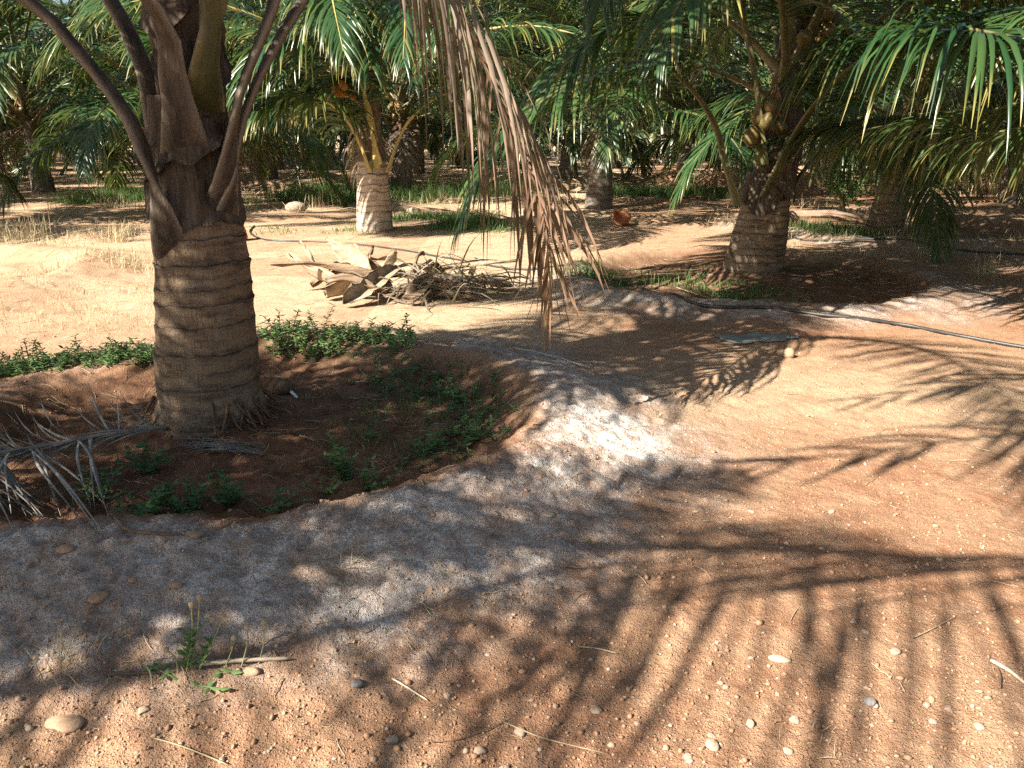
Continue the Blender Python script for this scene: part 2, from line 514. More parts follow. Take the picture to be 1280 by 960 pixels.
def frond_mb(pts, seed, start=.2, pairs=80, ll=.85, lw=.042, droop=.35, r0=.05, base_w=.09, spread=1., age=0., missing=0.,
             dead=False, tipend=1.0, ragged=.15, lift=.15, tipfw=2.6, far_droop=1., fwmul=1., roll=0., lprof=(.55, .85, 1., .78, .36), far_lift=None, far_keep=1.):
    """a whole palm frond along a polyline of points: petiole + rachis (slot 0), leaflets (slot 1)"""
    rg = np.random.default_rng(seed)
    mb = MB()
    n = len(pts)
    s = np.linspace(0, 1, n)
    rad = r0 * np.interp(s, [0, .25, .6, 1], [1, .62, .32, .06])
    rad = np.maximum(rad, base_w * np.exp(-(s / .10) ** 1.4))
    flat = np.interp(s, [0, .06, .16, .3, 1], [.30, .34, .5, .75, .8])
    ns = 12
    mb.tube(pts, rad, ns, 0, np.stack([s * 0, s, s * 0], 1), flat, cap=False)
    ca = np.abs(np.cos(np.arange(ns) * 2 * np.pi / ns))
    mb.c[-1][:, 0] = np.tile(ca ** 5, n) * np.repeat(np.interp(s, [0, .5], [1, .2]), ns)
    tg = np.gradient(pts, axis=0)
    tg /= np.linalg.norm(tg, axis=1)[:, None]
    for side in (-1, 1):
        q = start + (tipend - start) * (np.arange(pairs) + rg.uniform(0, .8, pairs)) / pairs
        q = np.clip(q, 0, 1)
        if side < 0 and far_keep < 1:
            q = q[rg.random(len(q)) < far_keep]
        if missing:
            q = q[rg.random(len(q)) > missing]
        k = len(q)
        P = np.stack([np.interp(q, s, pts[:, j]) for j in range(3)], 1)
        T = np.stack([np.interp(q, s, tg[:, j]) for j in range(3)], 1)
        S = np.cross(T, np.tile([0, 0, 1.0], (k, 1)))
        ln = np.linalg.norm(S, axis=1)[:, None]
        S = np.where(ln > .12, S / np.maximum(ln, .12), S / np.maximum(ln, 1e-6))
        U = np.cross(S, T)
        u = (q - start) / (1 - start)
        if np.ndim(roll):
            th = np.interp(u, [0, .5, 1], roll)[:, None]
            S, U = S * np.cos(th) + U * np.sin(th), U * np.cos(th) - S * np.sin(th)
        fw = np.interp(u, [0, .5, 1], [.55, .8, tipfw]) * fwmul
        d0 = side * S * (spread if np.ndim(spread) == 0 else np.interp(u, [0, .5, 1], spread)[:, None]) + T * fw[:, None] + U * ((lift if side > 0 or far_lift is None else far_lift) + rg.normal(0, .10, k))[:, None]
        d0 += rg.normal(0, ragged, (k, 3))
        L = ll * np.interp(u, [0, .12, .4, .75, 1], lprof) * rg.uniform(.82, 1.08, k)
        W = lw * np.interp(u, [0, .3, .8, 1], [.8, 1, .8, .5]) * rg.uniform(.75, 1.15, k)
        dr = (droop if np.ndim(droop) == 0 else np.interp(u, [0, .5, 1], droop)) * rg.uniform(.65, 1.45, k)
        if side < 0:
            dr = dr * far_droop
        rnd = rg.random(k)
        ag = np.clip((age if np.ndim(age) == 0 else np.interp(u, [0, .5, 1], age)) + (rg.random(k) < .03) * .6, 0, 1)
        leaflets(mb, P, d0, L, W, dr, rnd, 1, 5, U, ag, rg.normal(0, .5 if not dead else 1.1, k))
    return mb


def arc_pts(L, e0, bend, pw=1.5, n=34, sway=0.):
    s = np.linspace(0, 1, n)
    e = np.clip(R(e0) - R(bend) * s ** pw, R(-86), R(88))
    yaw = sway * s ** 2
    dx, dz = np.cos(e), np.sin(e)
    ds = L / (n - 1)
    x = np.concatenate([[0], np.cumsum(dx[:-1] * np.cos(yaw[:-1]) * ds)])
    y = np.concatenate([[0], np.cumsum(dx[:-1] * np.sin(yaw[:-1]) * ds)])
    z = np.concatenate([[0], np.cumsum(dz[:-1] * ds)])
    return np.stack([x, y, z], 1)


# frond kinds from young and upright to old and hanging: length, start elevation, bend, leaflet droop
KINDS = [(3.6, 80, 48, .16), (4.3, 68, 82, .26), (4.4, 54, 98, .36), (4.2, 38, 100, .46), (3.9, 22, 95, .55), (3.5, 2, 72, .6)]
VARIANTS = []
for ki, (L, e0, bd, dr) in enumerate(KINDS):
    vs = []
    for q in range(2):
        mb = frond_mb(arc_pts(L * (1 - .06 * q), e0 + 4 * q, bd, 1.4 + .25 * q, sway=.5 * (q - .5)), 100 + ki * 10 + q,
                      pairs=72, ll=.88, lw=.046, droop=dr, age=.0 if ki < 5 else .12)
        me = mb.build('frond', [M['petiole'], M['leaf']])
        me.hide_render = True
        vs.append(me.data)
        bpy.data.objects.remove(me)
    VARIANTS.append(vs)
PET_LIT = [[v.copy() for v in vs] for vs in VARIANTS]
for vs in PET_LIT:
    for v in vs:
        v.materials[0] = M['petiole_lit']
# the far rows carry the same fronds with fewer leaflets
FAR = []
for ki, (L, e0, bd, dr) in enumerate(KINDS):
    mb = frond_mb(arc_pts(L, e0, bd, 1.5, 18), 300 + ki, pairs=44, ll=.92, lw=.068, droop=dr)
    me = mb.build('frond', [M['petiole'], M['leaf_far']])
    FAR.append([me.data])
    bpy.data.objects.remove(me)


DEADF = []
for q in range(2):
    me = frond_mb(arc_pts(2.3 + .3 * q, -12 - 14 * q, 66, 1.2, 20, .3 * q), 380 + q, pairs=46, ll=.75, lw=.045, droop=.8, dead=True, missing=.15, age=.1).build('frond', [M['petiole_dead'], M['dryleaf']])
    DEADF.append(me.data)
    bpy.data.objects.remove(me)
FR = {}


def put_frond(parent, data, loc, az, scale=1., tilt=0., label=None):
    o = bpy.data.objects.new('frond', data)
    col.objects.link(o)
    o.parent = parent
    o.location = loc
    lst = FR.setdefault(parent.name, [])
    lst.append(o)
    o.rotation_euler = (R(math.sin(az * 91.7 + len(lst) * 3.1) * 6), tilt, az)
    o.scale = (scale,) * 3
    if label:
        o['label'] = label
    return o


def trunk_mb(h_ring, h_top, r_base, r_mid, r_top, lean, seed, nring=13, sides=40, flare=.1, bow=(0, 0)):
    """ringed trunk; above h_ring the fibrous leaf bases"""
    rg = np.random.default_rng(seed)
    edges = np.concatenate([[-.25, 0], np.cumsum(rg.uniform(.5, 1.5, nring))])
    edges[2:] *= h_ring / edges[-1]
    zs, rr, gv, rv, fv = [], [], [], [], []
    for i in range(len(edges) - 1):
        a, b = edges[i], edges[i + 1]
        v = rg.random()
        stp = rg.uniform(.004, .014)
        for t, dr, g in ((0, 0, .75), (.08, .5, .15), (.3, .25, 0), (.6, .3, 0), (.84, .7, .05), (.92, 1.0, .42), (.955, .9, .5), (.985, .3, 1)):
            zs.append(a + (b - a) * t)
            rr.append(stp * dr)
            gv.append(g)
            rv.append(v)
            fv.append(0)
    for z in np.arange(h_ring + .01, h_top, .05):
        zs.append(z)
        rr.append(.008 * math.sin(z * 31) + rg.normal(0, .006))
        gv.append(0)
        rv.append(rg.random())
        fv.append(1)
    zs, rr, gv, rv, fv = map(np.array, (zs, rr, gv, rv, fv))
    R0 = np.interp(zs, [-.3, 0, .08, .35, h_ring, h_ring + .35, h_top], [r_base * (1 + flare * 1.5), r_base * (1 + flare), r_base * 1.02, r_base * .97, r_mid, r_mid * .45 + r_top * .55 - .01, r_top])
    a = np.arange(sides) * 2 * np.pi / sides
    A, Z = np.meshgrid(a, zs)
    tilt = vnoise(np.cos(A) * 1.3 + Z * 1.1 + seed, np.sin(A) * 1.3 + Z * .7, seed) - .5
    nz = (fbm(np.cos(A) * 3 + seed, np.sin(A) * 3 + Z * 9, seed + 3, 3) - .5)
    irr = rr[:, None] * (.15 + 1.25 * vnoise(np.cos(A) * 4 + seed * 3, np.sin(A) * 4 + Z * 6, seed + 5))
    rad = R0[:, None] + irr + .02 * nz + .012 * tilt
    zz = Z + ((.045 * tilt + .014) + .014 * (vnoise(np.cos(A) * 5 + seed, np.sin(A) * 5 + Z * 3, seed + 8) - .5)) * (Z > .01)
    ln = np.array(lean)
    k = np.clip(Z, 0, None)
    x = np.cos(A) * rad + ln[0] * k + bow[0] * k * k
    y = np.sin(A) * rad + ln[1] * k + bow[1] * k * k
    mb = MB()
    n = len(zs)
    i, j = np.meshgrid(np.arange(n - 1), np.arange(sides), indexing='ij')
    j2 = (j + 1) % sides
    f = np.stack([i * sides + j, i * sides + j2, (i + 1) * sides + j2, (i + 1) * sides + j], -1).reshape(-1, 4)
    c = np.stack([np.repeat(gv, sides), np.repeat(rv, sides), np.repeat(fv, sides)], 1)
    mb.add(np.stack([x, y, zz], -1).reshape(-1, 3), f, 0, c)
    return mb


def sheath_mb(r, z0, z1, a0, a1, seed, flare=.03, thick=.008, lean=(0, 0), ragged=.05):
    """a torn leaf sheath wrapped part of the way round the trunk"""
    rg = np.random.default_rng(seed)
    na, nz = 26, 9
    A = np.linspace(a0, a1, na)
    mb = MB()
    V = []
    for off in (0, thick):
        for k in range(nz):
            t = k / (nz - 1)
            edge = ragged * (vnoise(A * 3.1 + seed, A * 0 + 2., seed) - .5) * 2
            taper = np.sin(np.linspace(0, np.pi, na)) ** .4
            zlow = z0 + edge + (1 - taper) * (z1 - z0) * .55
            z = zlow + (z1 - zlow) * t
            rr = r + off + flare * (1 - t) ** 2 * (1 + .8 * (vnoise(A * 2.3, A * 0 + k * .3, seed + 2) - .5)) + .012 * (vnoise(A * 6, A * 0 + k * .8, seed + 1) - .5)
            V.append(np.stack([np.cos(A) * rr + lean[0] * z, np.sin(A) * rr + lean[1] * z, z], 1))
    V = np.array(V).reshape(2, nz, na, 3)
    fs = []
    for w in range(2):
        for k in range(nz - 1):
            for j in range(na - 1):
                b = w * nz * na + k * na + j
                q = [b, b + 1, b + na + 1, b + na]
                fs.append(q if w else q[::-1])
    for j in range(na - 1):
        fs.append([j, nz * na + j, nz * na + j + 1, j + 1])
    for k in range(nz - 1):
        for j in (0, na - 1):
            b = k * na + j
            fs.append([b, b + na, nz * na + b + na, nz * na + b])
    mb.add(V.reshape(-1, 3), fs)
    return mb


NUT = {}


def nut_mesh(key):
    if key not in NUT:
        mb = MB()
        nu, nv = 12, 9
        th = np.linspace(.001, np.pi - .001, nv)
        ph = np.arange(nu) * 2 * np.pi / nu
        T, P = np.meshgrid(th, ph, indexing='ij')
        rr = np.sin(T) * (1 + .07 * np.cos(3 * P)) * (1 - .10 * np.cos(T))
        v = np.stack([rr * np.cos(P) * .085, rr * np.sin(P) * .085, np.cos(T) * .115], -1).reshape(-1, 3)
        i, j = np.meshgrid(np.arange(nv - 1), np.arange(nu), indexing='ij')
        j2 = (j + 1) % nu
        mb.add(v, np.stack([i * nu + j, (i + 1) * nu + j, (i + 1) * nu + j2, i * nu + j2], -1).reshape(-1, 4))
        o = mb.build('coconut', [M[key]])
        NUT[key] = o.data
        bpy.data.objects.remove(o)
    return NUT[key]


def add_bunch(root, key, centre, count, seed, spread=(.22, .22, .28), size=1.):
    rg = np.random.default_rng(seed)
    pts = []
    tries = 0
    while len(pts) < count and tries < 4000:
        tries += 1
        p = rg.normal(0, 1, 3) * np.array(spread) * .6
        if all(np.linalg.norm((p - q) * np.array([1, 1, .8])) > .125 * size for q in pts):
            pts.append(p)
    st = MB()
    c = np.array(centre)
    for p in pts:
        o = bpy.data.objects.new('coconut', nut_mesh(key))
        col.objects.link(o)
        o.parent = root
        o.location = c + p
        o.rotation_euler = (rg.normal(0, .5), rg.normal(0, .5), rg.uniform(0, 6))
        o.scale = (size * rg.uniform(.8, 1.08),) * 3
        st.tube(catmull([c + np.array([0, 0, spread[2] * 1.3]), c + p * .5 + np.array([0, 0, .12]), c + p + np.array([0, 0, .09])], 6), .011, 5, 0, None, cap=False)
    st.build('bunch_stalk', [M['nut_stalk']], root)


def crown(root, n, ztop, zlow, seed, table, lean=(0, 0), az0=0., scale=1., r=.14, kmin=0, kmax=5.6, skip=None, only=None):
    rg = np.random.default_rng(seed)
    for i in range(n):
        age = (i + .5) / n
        k = kmin + age * (kmax - kmin) + rg.normal(0, .25)
        k = int(np.clip(round(k), 0, 5))
        az = az0 + i * 2.39996 + rg.normal(0, .12)
        a = math.degrees(az) % 360
        if skip and any(lo <= a <= hi and k >= kk for lo, hi, kk in skip):
            continue
        z = ztop + (zlow - ztop) * age
        rr = r * (.35 + .65 * age)
        vs = table[k]
        put_frond(root, vs[int(rg.integers(len(vs)))], (lean[0] * z + rr * math.cos(az), lean[1] * z + rr * math.sin(az), z), az,
                  scale * rg.uniform(.9, 1.08), rg.normal(0, .06))


def custom_frond(root, pts, seed, mats, label=None, n=44, **kw):
    o = frond_mb(catmull(pts, n), seed, **kw).build('frond', mats, root)
    base = np.array(root.location)
    FR.setdefault(root.name, []).append(o)
    o.data.transform(__import__('mathutils').Matrix.Translation(-Vector(base)))
    if label:
        o['label'] = label
    return o


# ------------------------------------------------------------------ ground
def axis(segs):
    out = [segs[0][0]]
    for a, b, d0, d1 in segs:
        n = max(2, int(round((b - a) / (.5 * (d0 + d1)))))
        t = np.linspace(0, 1, n + 1)[1:]
        w = d0 * t + .5 * (d1 - d0) * t * t
        out += list(a + (b - a) * w / w[-1])
    return np.array(out)


ys = axis([(-60, -8, 4, .8), (-8, 1.1, .35, .016), (1.1, 4.2, .0115, .0125), (4.2, 7, .015, .022), (7, 13, .025, .05), (13, 30, .06, .25), (30, 90, .4, 4), (90, 400, 8, 60)])
xh = axis([(0, 2.6, .0125, .0125), (2.6, 5, .016, .035), (5, 12, .05, .16), (12, 40, .25, 1.2), (40, 300, 3, 40)])
xs = np.concatenate([-xh[:0:-1], xh])
X, Y = np.meshgrid(xs, ys)
Z = height(X, Y)
d1, a1 = ringd(X, Y, RINGS[0])
d2, a2 = ringd(X, Y, RINGS[1])
d3, a3 = ringd(X, Y, RINGS[2])
pat = fbm(X * 1.6, Y * 1.6, 61, 4)
# salt: the outer flank and the crest of the basins
salt = sstep(-.10, .04, d1) * sstep(1.0, .45, d1 + .5 * (pat - .5)) * sstep(-1.2, .3, X - .1 * Y + 2.9) * (1 - .75 * sstep(.5, 1.4, Y - 4.0 - (X + .2) * .3) * (X < -.4))
salt = np.maximum(salt, .85 * sstep(-.2, .0, d2) * sstep(.75, .25, d2 + .5 * (pat - .5)) * sstep(.9, -.2, Y - 8.2))
salt = np.maximum(salt, .6 * sstep(-.25, .0, d3) * sstep(.8, .3, d3) * (X < 6.3))
salt *= sstep(.22, .5, pat + .12)
salt = np.maximum(salt, 1.45 * np.exp(-((X - .48) / .46) ** 2 - ((Y - 3.72) / .58) ** 2) * sstep(-.08, .05, d1))  # extra white at the rim's bend: crust plus sunlit brightness put into the colour
straw = sstep(4.9, 5.7, Y + .35 * (pat - .5) - .0 * X) * sstep(1.6, -.4, X - .18 * (Y - 6)) * (d1 > .12)
straw *= 1 - .5 * (X < -1.2) * sstep(.35, .6, fbm(X * .9, Y * 1.8, 66, 3))
straw = np.maximum(straw, .45 * sstep(7.5, 10.5, Y + (pat - .5) * 3) * sstep(19, 14, Y))
straw = np.maximum(straw, .75 * np.exp(-((X - 1.9) / 2.0) ** 2 - ((Y - 4.6) / .75) ** 2))  # pale pool painted over the sunlit sand right of the basin
straw = np.maximum(straw, .35 * sstep(20, 24, Y) * (pat > .5))
straw = np.maximum(straw, .45 * sstep(0.0, .9, X - .5) * sstep(3.2, 4.4, Y) * sstep(6, 5, Y))
humus = sstep(.02, -.25, d1) + .9 * sstep(0, -.3, d2) + .6 * sstep(0, -.3, d3)
humus = np.clip(humus, 0, 1)
mb = MB()
ny, nx = X.shape
i, j = np.meshgrid(np.arange(ny - 1), np.arange(nx - 1), indexing='ij')
f = np.stack([i * nx + j, i * nx + j + 1, (i + 1) * nx + j + 1, (i + 1) * nx + j], -1).reshape(-1, 4)
mb.add(np.stack([X, Y, Z], -1).reshape(-1, 3), f, 0, np.stack([salt, straw, humus], -1).reshape(-1, 3))
tag(mb.build('ground', [M['ground']]), 'red earth plantation floor with white salt crust on the basin rims', 'ground', kind='structure')

# ------------------------------------------------------------------ main palm
MP = np.array([*known[(0, 0)], H(*known[(0, 0)]) - .02])
main = empty('coconut_palm', MP, 'large shaded coconut palm with ringed brown trunk standing in the nearest basin', 'palm tree', 'coconut palms in the plantation')
LEAN = (.055, .0)
trunk_mb(1.08, 2.75, .258, .203, .145, LEAN, 5, 9, 72, .13).build('trunk', [M['trunk']], main)
for (r, z0, z1, aa, ab, sd, fl, key) in [(.196, 1.0, 1.36, -165, -20, 3, .03, 'sheath'), (.194, 1.0, 1.30, -60, 60, 4, .022, 'sheath'),
                                        (.19, 1.30, 1.50, -165, -40, 8, .06, 'sheath'), (.172, 1.62, 1.84, -120, -10, 9, .035, 'sheath'),
                                        (.19, 1.2, 1.6, 120, 260, 10, .03, 'sheath'), (.165, 1.85, 2.2, -190, -60, 12, .03, 'sheath')]:
    sheath_mb(r, z0, z1, R(aa), R(ab), sd, fl, .008, LEAN, .03).build('leaf_sheath', [M[key]], main)
rg_ = np.random.default_rng(19)
rm_ = MB()
for q in range(80):
    a = rg_.uniform(0, 6.283) if q > 58 else rg_.normal(-.3, .45)
    r0_, r1_ = rg_.uniform(.20, .27), rg_.uniform(.29, .40)
    z0_ = rg_.uniform(.02, .13)
    a2 = a + rg_.normal(0, .2)
    pts_ = []
    for t_ in np.linspace(0, 1, 6):
        r_ = r0_ + (r1_ - r0_) * t_
        aa_ = a + (a2 - a) * t_
        wx, wy = r_ * math.cos(aa_), r_ * math.sin(aa_)
        pts_.append((wx, wy, max(z0_ * (1 - t_) ** 1.4, H(MP[0] + wx, MP[1] + wy) - MP[2] - .004) + .004 * math.sin(q + t_ * 9)))
    rm_.tube(pts_, np.linspace(.008, .003, 6) * rg_.uniform(.5, 1.6), 5, 0, None, cap=False)
rm_.build('roots', [M['husk']], main)
OLD, GRN, LF = M['petiole_old'], M['petiole'], M['leaf']
A = at_depth
custom_frond(main, [A(222, 330, 4.0), A(211, 300, 3.86), A(196, 240, 3.80), A(176, 180, 3.80), A(150, 130, 3.82), A(92, 58, 3.85), A(30, -2, 3.85), (-2.75, 3.8, 2.38), (-3.4, 3.75, 2.62), (-4.3, 3.6, 2.62), (-5.1, 3.5, 2.2), (-5.6, 3.4, 1.6)],
             11, [OLD, LF], 'long dark petiole sweeping up to the left', r0=.062, base_w=.105, pairs=70, start=.42, droop=.4)
custom_frond(main, [A(205, 165, 4.16), A(184, 95, 4.2), A(138, 0, 4.3), (-2.45, 4.6, 2.7), (-2.8, 4.8, 3.5), (-3.2, 5.0, 4.2), (-3.6, 5.2, 4.6), (-4.0, 5.4, 4.7)],
             12, [OLD, LF], None, r0=.06, base_w=.10, pairs=70, start=.36, droop=.35)
custom_frond(main, [A(237, 215, 4.02), A(231, 178, 3.87), A(216, 95, 3.80), A(184, -5, 3.72), (-2.0, 3.3, 2.7), (-2.3, 2.8, 3.3), (-2.8, 2.1, 3.6), (-3.4, 1.3, 3.4), (-3.9, .6, 2.9)],
             13, [OLD, LF], None, r0=.07, base_w=.135, pairs=70, start=.36, droop=.35)
custom_frond(main, [A(254, 140, 4.02), A(256, 100, 3.87), A(258, 50, 3.85), A(265, -10, 3.82), (-1.5, 3.6, 2.8), (-1.45, 3.2, 3.5), (-1.5, 2.5, 4.2), (-1.6, 1.6, 4.5), (-1.7, .6, 4.3), (-1.8, -.2, 3.8)],
             14, [GRN, LF], 'broad green petiole rising at the centre', r0=.075, base_w=.10, pairs=70, start=.34, droop=.3)
custom_frond(main, [A(268, 280, 4.05), A(281, 230, 3.93), A(291, 160, 3.9), A(303, 105, 3.92), A(345, -5, 4.0), (-.95, 4.2, 2.7), (-.4, 4.5, 3.25), (.4, 5.0, 3.6), (1.3, 5.6, 3.5), (2.1, 6.1, 3.0)],
             15, [OLD, LF], None, r0=.06, base_w=.10, pairs=70, start=.36, droop=.32)
custom_frond(main, [A(268, 310, 4.1), A(285, 260, 3.97), A(296, 180, 4.0), A(322, 100, 4.05), A(382, -5, 4.2), (-.65, 4.6, 2.65), (-.1, 5.2, 3.1), (.6, 6.0, 3.3), (1.3, 6.8, 3.1), (1.9, 7.4, 2.6)],
             16, [OLD, LF], 'dark petiole sweeping up to the right', r0=.06, base_w=.10, pairs=70, start=.36, droop=.34)
# the dead frond hanging to the right
custom_frond(main, [(-1.42, 4.15, 2.3), (-1.25, 4.12, 2.75), (-.85, 4.1, 2.86), (-.52, 4.1, 2.6), A(569, -5, 4.1), A(604, 75, 4.1), A(631, 140, 4.1), A(657, 200, 4.08), A(676, 250, 4.06), A(684, 290, 4.04), A(689, 330, 4.02), A(690, 362, 4.0)],
             17, [M['petiole_dead'], M['dryleaf']], 'dead brown frond hanging down almost to the ground', n=60, r0=.05, base_w=.06, pairs=74, start=.14, ll=1.25, lw=.034, droop=(1.2, .9, .06), dead=True, ragged=.13, spread=(.8, .85, .62), missing=.04, lift=-.05, tipfw=1.05, roll=(.1, .1, 1.5), lprof=(.55, .9, 1., .6, .3), age=(0., .1, .75))
# upright young crown above the frame
crown(main, 12, 2.75, 2.4, 31, VARIANTS, LEAN, 1.2, 1., .1, 0, 3.0)
for q, (az, k) in enumerate([(183, 3), (200, 2), (212, 3), (222, 1), (232, 3), (243, 2), (252, 3), (192, 1), (262, 2), (170, 2)]):  # sunward fronds out of view, added to shade the trunk and basin
    put_frond(main, VARIANTS[k][q % 2], (.12 + .12 * math.cos(R(az)), .12 * math.sin(R(az)), 2.35 + .06 * (q % 5)), R(az), random.uniform(.9, 1.05))

# ------------------------------------------------------------------ other palms
labels = {
    (1, 0): 'dark coconut palm with brown nuts in the right-hand basin behind the black pipe',
    (1, 1): 'sunlit coconut palm with pale trunk and orange coconuts behind the husk pile',
    (2, 1): 'shaded coconut palm with stout dark trunk past the dead hanging frond',
    (2, 0): 'leaning coconut palm with half lit trunk behind long hanging leaves near the right edge',
    (3, 2): 'slim dark palm right behind the stout shaded palm, beside the red bank',
    (1, 3): 'shaded palm with straight dark trunk far left behind the green weed strip',
    (2, 3): 'small dark palm in front of the low grey wall',
    (2, 2): 'dark palm trunk just behind the sunlit palm with orange nuts',
    (4, 2): 'thin dark palm trunk in front of the pale rubble heap',
    (0, -1): 'coconut palm just right of the photographer with fronds arching over the bare earth',
    (1, -1): 'coconut palm beyond the right edge reaching sunlit fronds into view',
    (-1, 0): 'coconut palm left of the photographer shading the salt-crusted rim',
    (-1, -1): 'coconut palm behind the photographer standing away from the basin',
}
RB = {}
count = 0
for m in range(-2, 9):
    for n in range(-3, 9):
        if (m, n) in ((0, 0), (0, 1), (-1, -2), (-2, -1), (-2, 0), (1, -2), (-2, -2), (-2, -3), (-1, -3), (0, -2), (0, -3)):
            continue
        rg = np.random.default_rng((m + 20) * 100 + n + 20)
        p = P0 + m * VA + n * VB
        if (m, n) in known:
            x, y = known[(m, n)]
        else:
            x, y = p + rg.uniform(-.45, .45, 2)
        far = y > 18.5
        if y > 44 or y < -6:
            continue
        if (m, n) not in labels and abs(x) > .72 * y + 6.5:
            continue
        z = H(x, y) - .02
        lb = labels.get((m, n))
        root = empty('coconut_palm', (x, y, z), lb or 'one of the distant coconut palms in the dark rows at the back of the plantation', 'palm tree',
                     'coconut palms in the plantation' if lb else 'distant palms in the back rows')
        seed = int(rg.integers(9999))
        hr = rg.uniform(1.0, 1.35)
        lean = tuple(rg.normal(0, .04, 2))
        rb, rm = rg.uniform(.24, .28), rg.uniform(.18, .21)
        key, bow = 'trunk_grey', (0, 0)
        if (m, n) == (1, 0):
            hr, lean, rb, rm, key = .72, (.10, .0), .30, .235, 'trunk'
        if (m, n) == (1, 1):
            hr, lean, rb, rm, key = 1.02, (.0, .02), .265, .215, 'trunk_pale'
        if (m, n) == (2, 0):
            hr, lean, rb, rm, key = .9, (.12, .0), .27, .22, 'trunk'
        if (m, n) == (2, 1):
            lean = (.03, 0)
        trunk_mb(hr, 2.5, rb, rm, .15, lean, seed % 1000, 9, 24 if far else 36, .06, bow).build('trunk', [M[key]], root)
        if (m, n) == (1, 0):
            for (r, z0, z1, aa, ab, sd) in [(.245, .62, 1.0, -200, -70, 21), (.24, .72, 1.15, -110, 20, 22), (.225, 1.1, 1.6, -170, 0, 23)]:
                sheath_mb(r, z0, z1, R(aa), R(ab), sd, .03, .01, lean, .08).build('leaf_sheath', [M['sheath']], root)
            B = np.array([x, y, z])
            S = [M['petiole'], LF]
            custom_frond(root, [A(922, 255, 8.5), A(905, 200, 8.4), A(897, 165, 8.3), A(872, 120, 8.0), A(815, 60, 7.6), (1.2, 7.0, 2.35), (.7, 6.6, 2.2), (.2, 6.2, 1.8)], 41, S, r0=.05, base_w=.09, pairs=64, start=.34, droop=.5, ll=.9)
            custom_frond(root, [A(951, 205, 8.5), A(950, 150, 8.45), A(941, 80, 8.4), A(928, 0, 8.2), (2.2, 7.7, 2.9), (2.0, 7.2, 3.2), (1.7, 6.4, 3.1), (1.5, 5.7, 2.6)], 42, S, r0=.055, base_w=.09, pairs=64, start=.4, droop=.45)
            custom_frond(root, [A(955, 245, 8.48), A(975, 205, 8.35), A(1005, 150, 8.0), A(1050, 95, 7.3), A(1110, 55, 6.5), A(1180, 36, 5.8), A(1260, 45, 5.2), (3.6, 4.5, 1.75), (3.95, 4.1, 1.35)], 43, S, r0=.05, base_w=.09, pairs=140, start=.2, droop=.75, ll=1.2, lw=.042, lift=.2)
            custom_frond(root, [A(972, 275, 8.6), A(1000, 220, 8.7), A(1035, 185, 8.8), A(1090, 165, 8.9), A(1160, 155, 8.9), A(1240, 155, 8.9), A(1330, 175, 8.9)], 44, S, r0=.045, base_w=.08, pairs=90, start=.3, droop=.9, ll=1.15, lw=.05, lift=-.1)
            crown(root, 26, 2.6, 1.7, seed, VARIANTS, lean, .4, 1.08, .16, 0, 3.6)
            for q, (az, k) in enumerate([(185, 2), (200, 3), (214, 2), (226, 4), (238, 3), (250, 2), (262, 3), (170, 3), (208, 1), (232, 1), (275, 2), (290, 3)]):
                put_frond(root, VARIANTS[k][q % 2], (.25 + .12 * math.cos(R(az)), .12 * math.sin(R(az)), 2.45 + .08 * (q % 4)), R(az), random.uniform(.95, 1.1))
            add_bunch(root, 'nut_green', (.0, -.22, 1.55), 11, 5, (.2, .14, .26), .85)
            add_bunch(root, 'nut_green', (.42, -.12, 2.22), 14, 6, (.24, .2, .22), .85)
        elif (m, n) == (1, 1):
            B = np.array([x, y, z])
            S = [M['petiole_lit'], LF]
            custom_frond(root, [A(470, 210, 12.4), A(466, 160, 12.35), A(455, 115, 12.2), A(430, 72, 11.9), A(400, 45, 11.6), A(360, 45, 11.3), A(325, 70, 11.0), A(300, 110, 10.8)], 51, S, r0=.055, base_w=.09, pairs=84, start=.25, droop=.65, ll=1.4, lw=.075)
            custom_frond(root, [A(462, 215, 12.4), A(450, 180, 12.3), A(432, 148, 12.1), A(405, 125, 11.8), A(370, 118, 11.5), A(335, 125, 11.2), A(310, 145, 11.0)], 52, S, r0=.05, base_w=.08, pairs=74, start=.25, droop=.7, ll=1.1, lw=.065)
            custom_frond(root, [A(485, 215, 12.4), A(496, 180, 12.35), A(512, 150, 12.3), A(540, 125, 12.2), A(575, 112, 12.1), A(615, 112, 12.0), A(650, 130, 12)], 53, S, r0=.05, base_w=.08, pairs=60, start=.34, droop=.5, ll=.85)
            custom_frond(root, [A(474, 205, 12.4), A(462, 150, 12.3), A(452, 90, 12.1), A(450, 30, 11.8), (-2.2, 11.4, 2.85), (-2.0, 10.9, 3.0), (-1.8, 10.2, 2.7), (-1.6, 9.7, 2.2)], 54, S, r0=.055, base_w=.09, pairs=74, start=.3, droop=.6, ll=1.15, lw=.06)
            crown(root, 24, 2.7, 1.9, seed, PET_LIT, lean, 2.0, 1.08, .15, 0, 3.8)
            add_bunch(root, 'nut_orange', (-.05, -.5, 2.6), 16, 16, (.32, .2, .3), .8)
            add_bunch(root, 'nut_orange', (-.28, -.2, 2.0), 6, 17, (.16, .14, .16), .75)
            add_bunch(root, 'nut_orange', (.5, .0, 2.9), 9, 18, (.2, .2, .22), .8)
        elif (m, n) == (2, 0):
            S = [M['petiole'], LF]
            custom_frond(root, [A(1105, 200, 12.5), A(1125, 150, 12.3), A(1165, 120, 12.0), A(1220, 110, 11.7), A(1290, 130, 11.4), (8.4, 11.2, 1.5)], 61, S, r0=.05, base_w=.08, pairs=74, start=.25, droop=.7, ll=1.1, lw=.055)
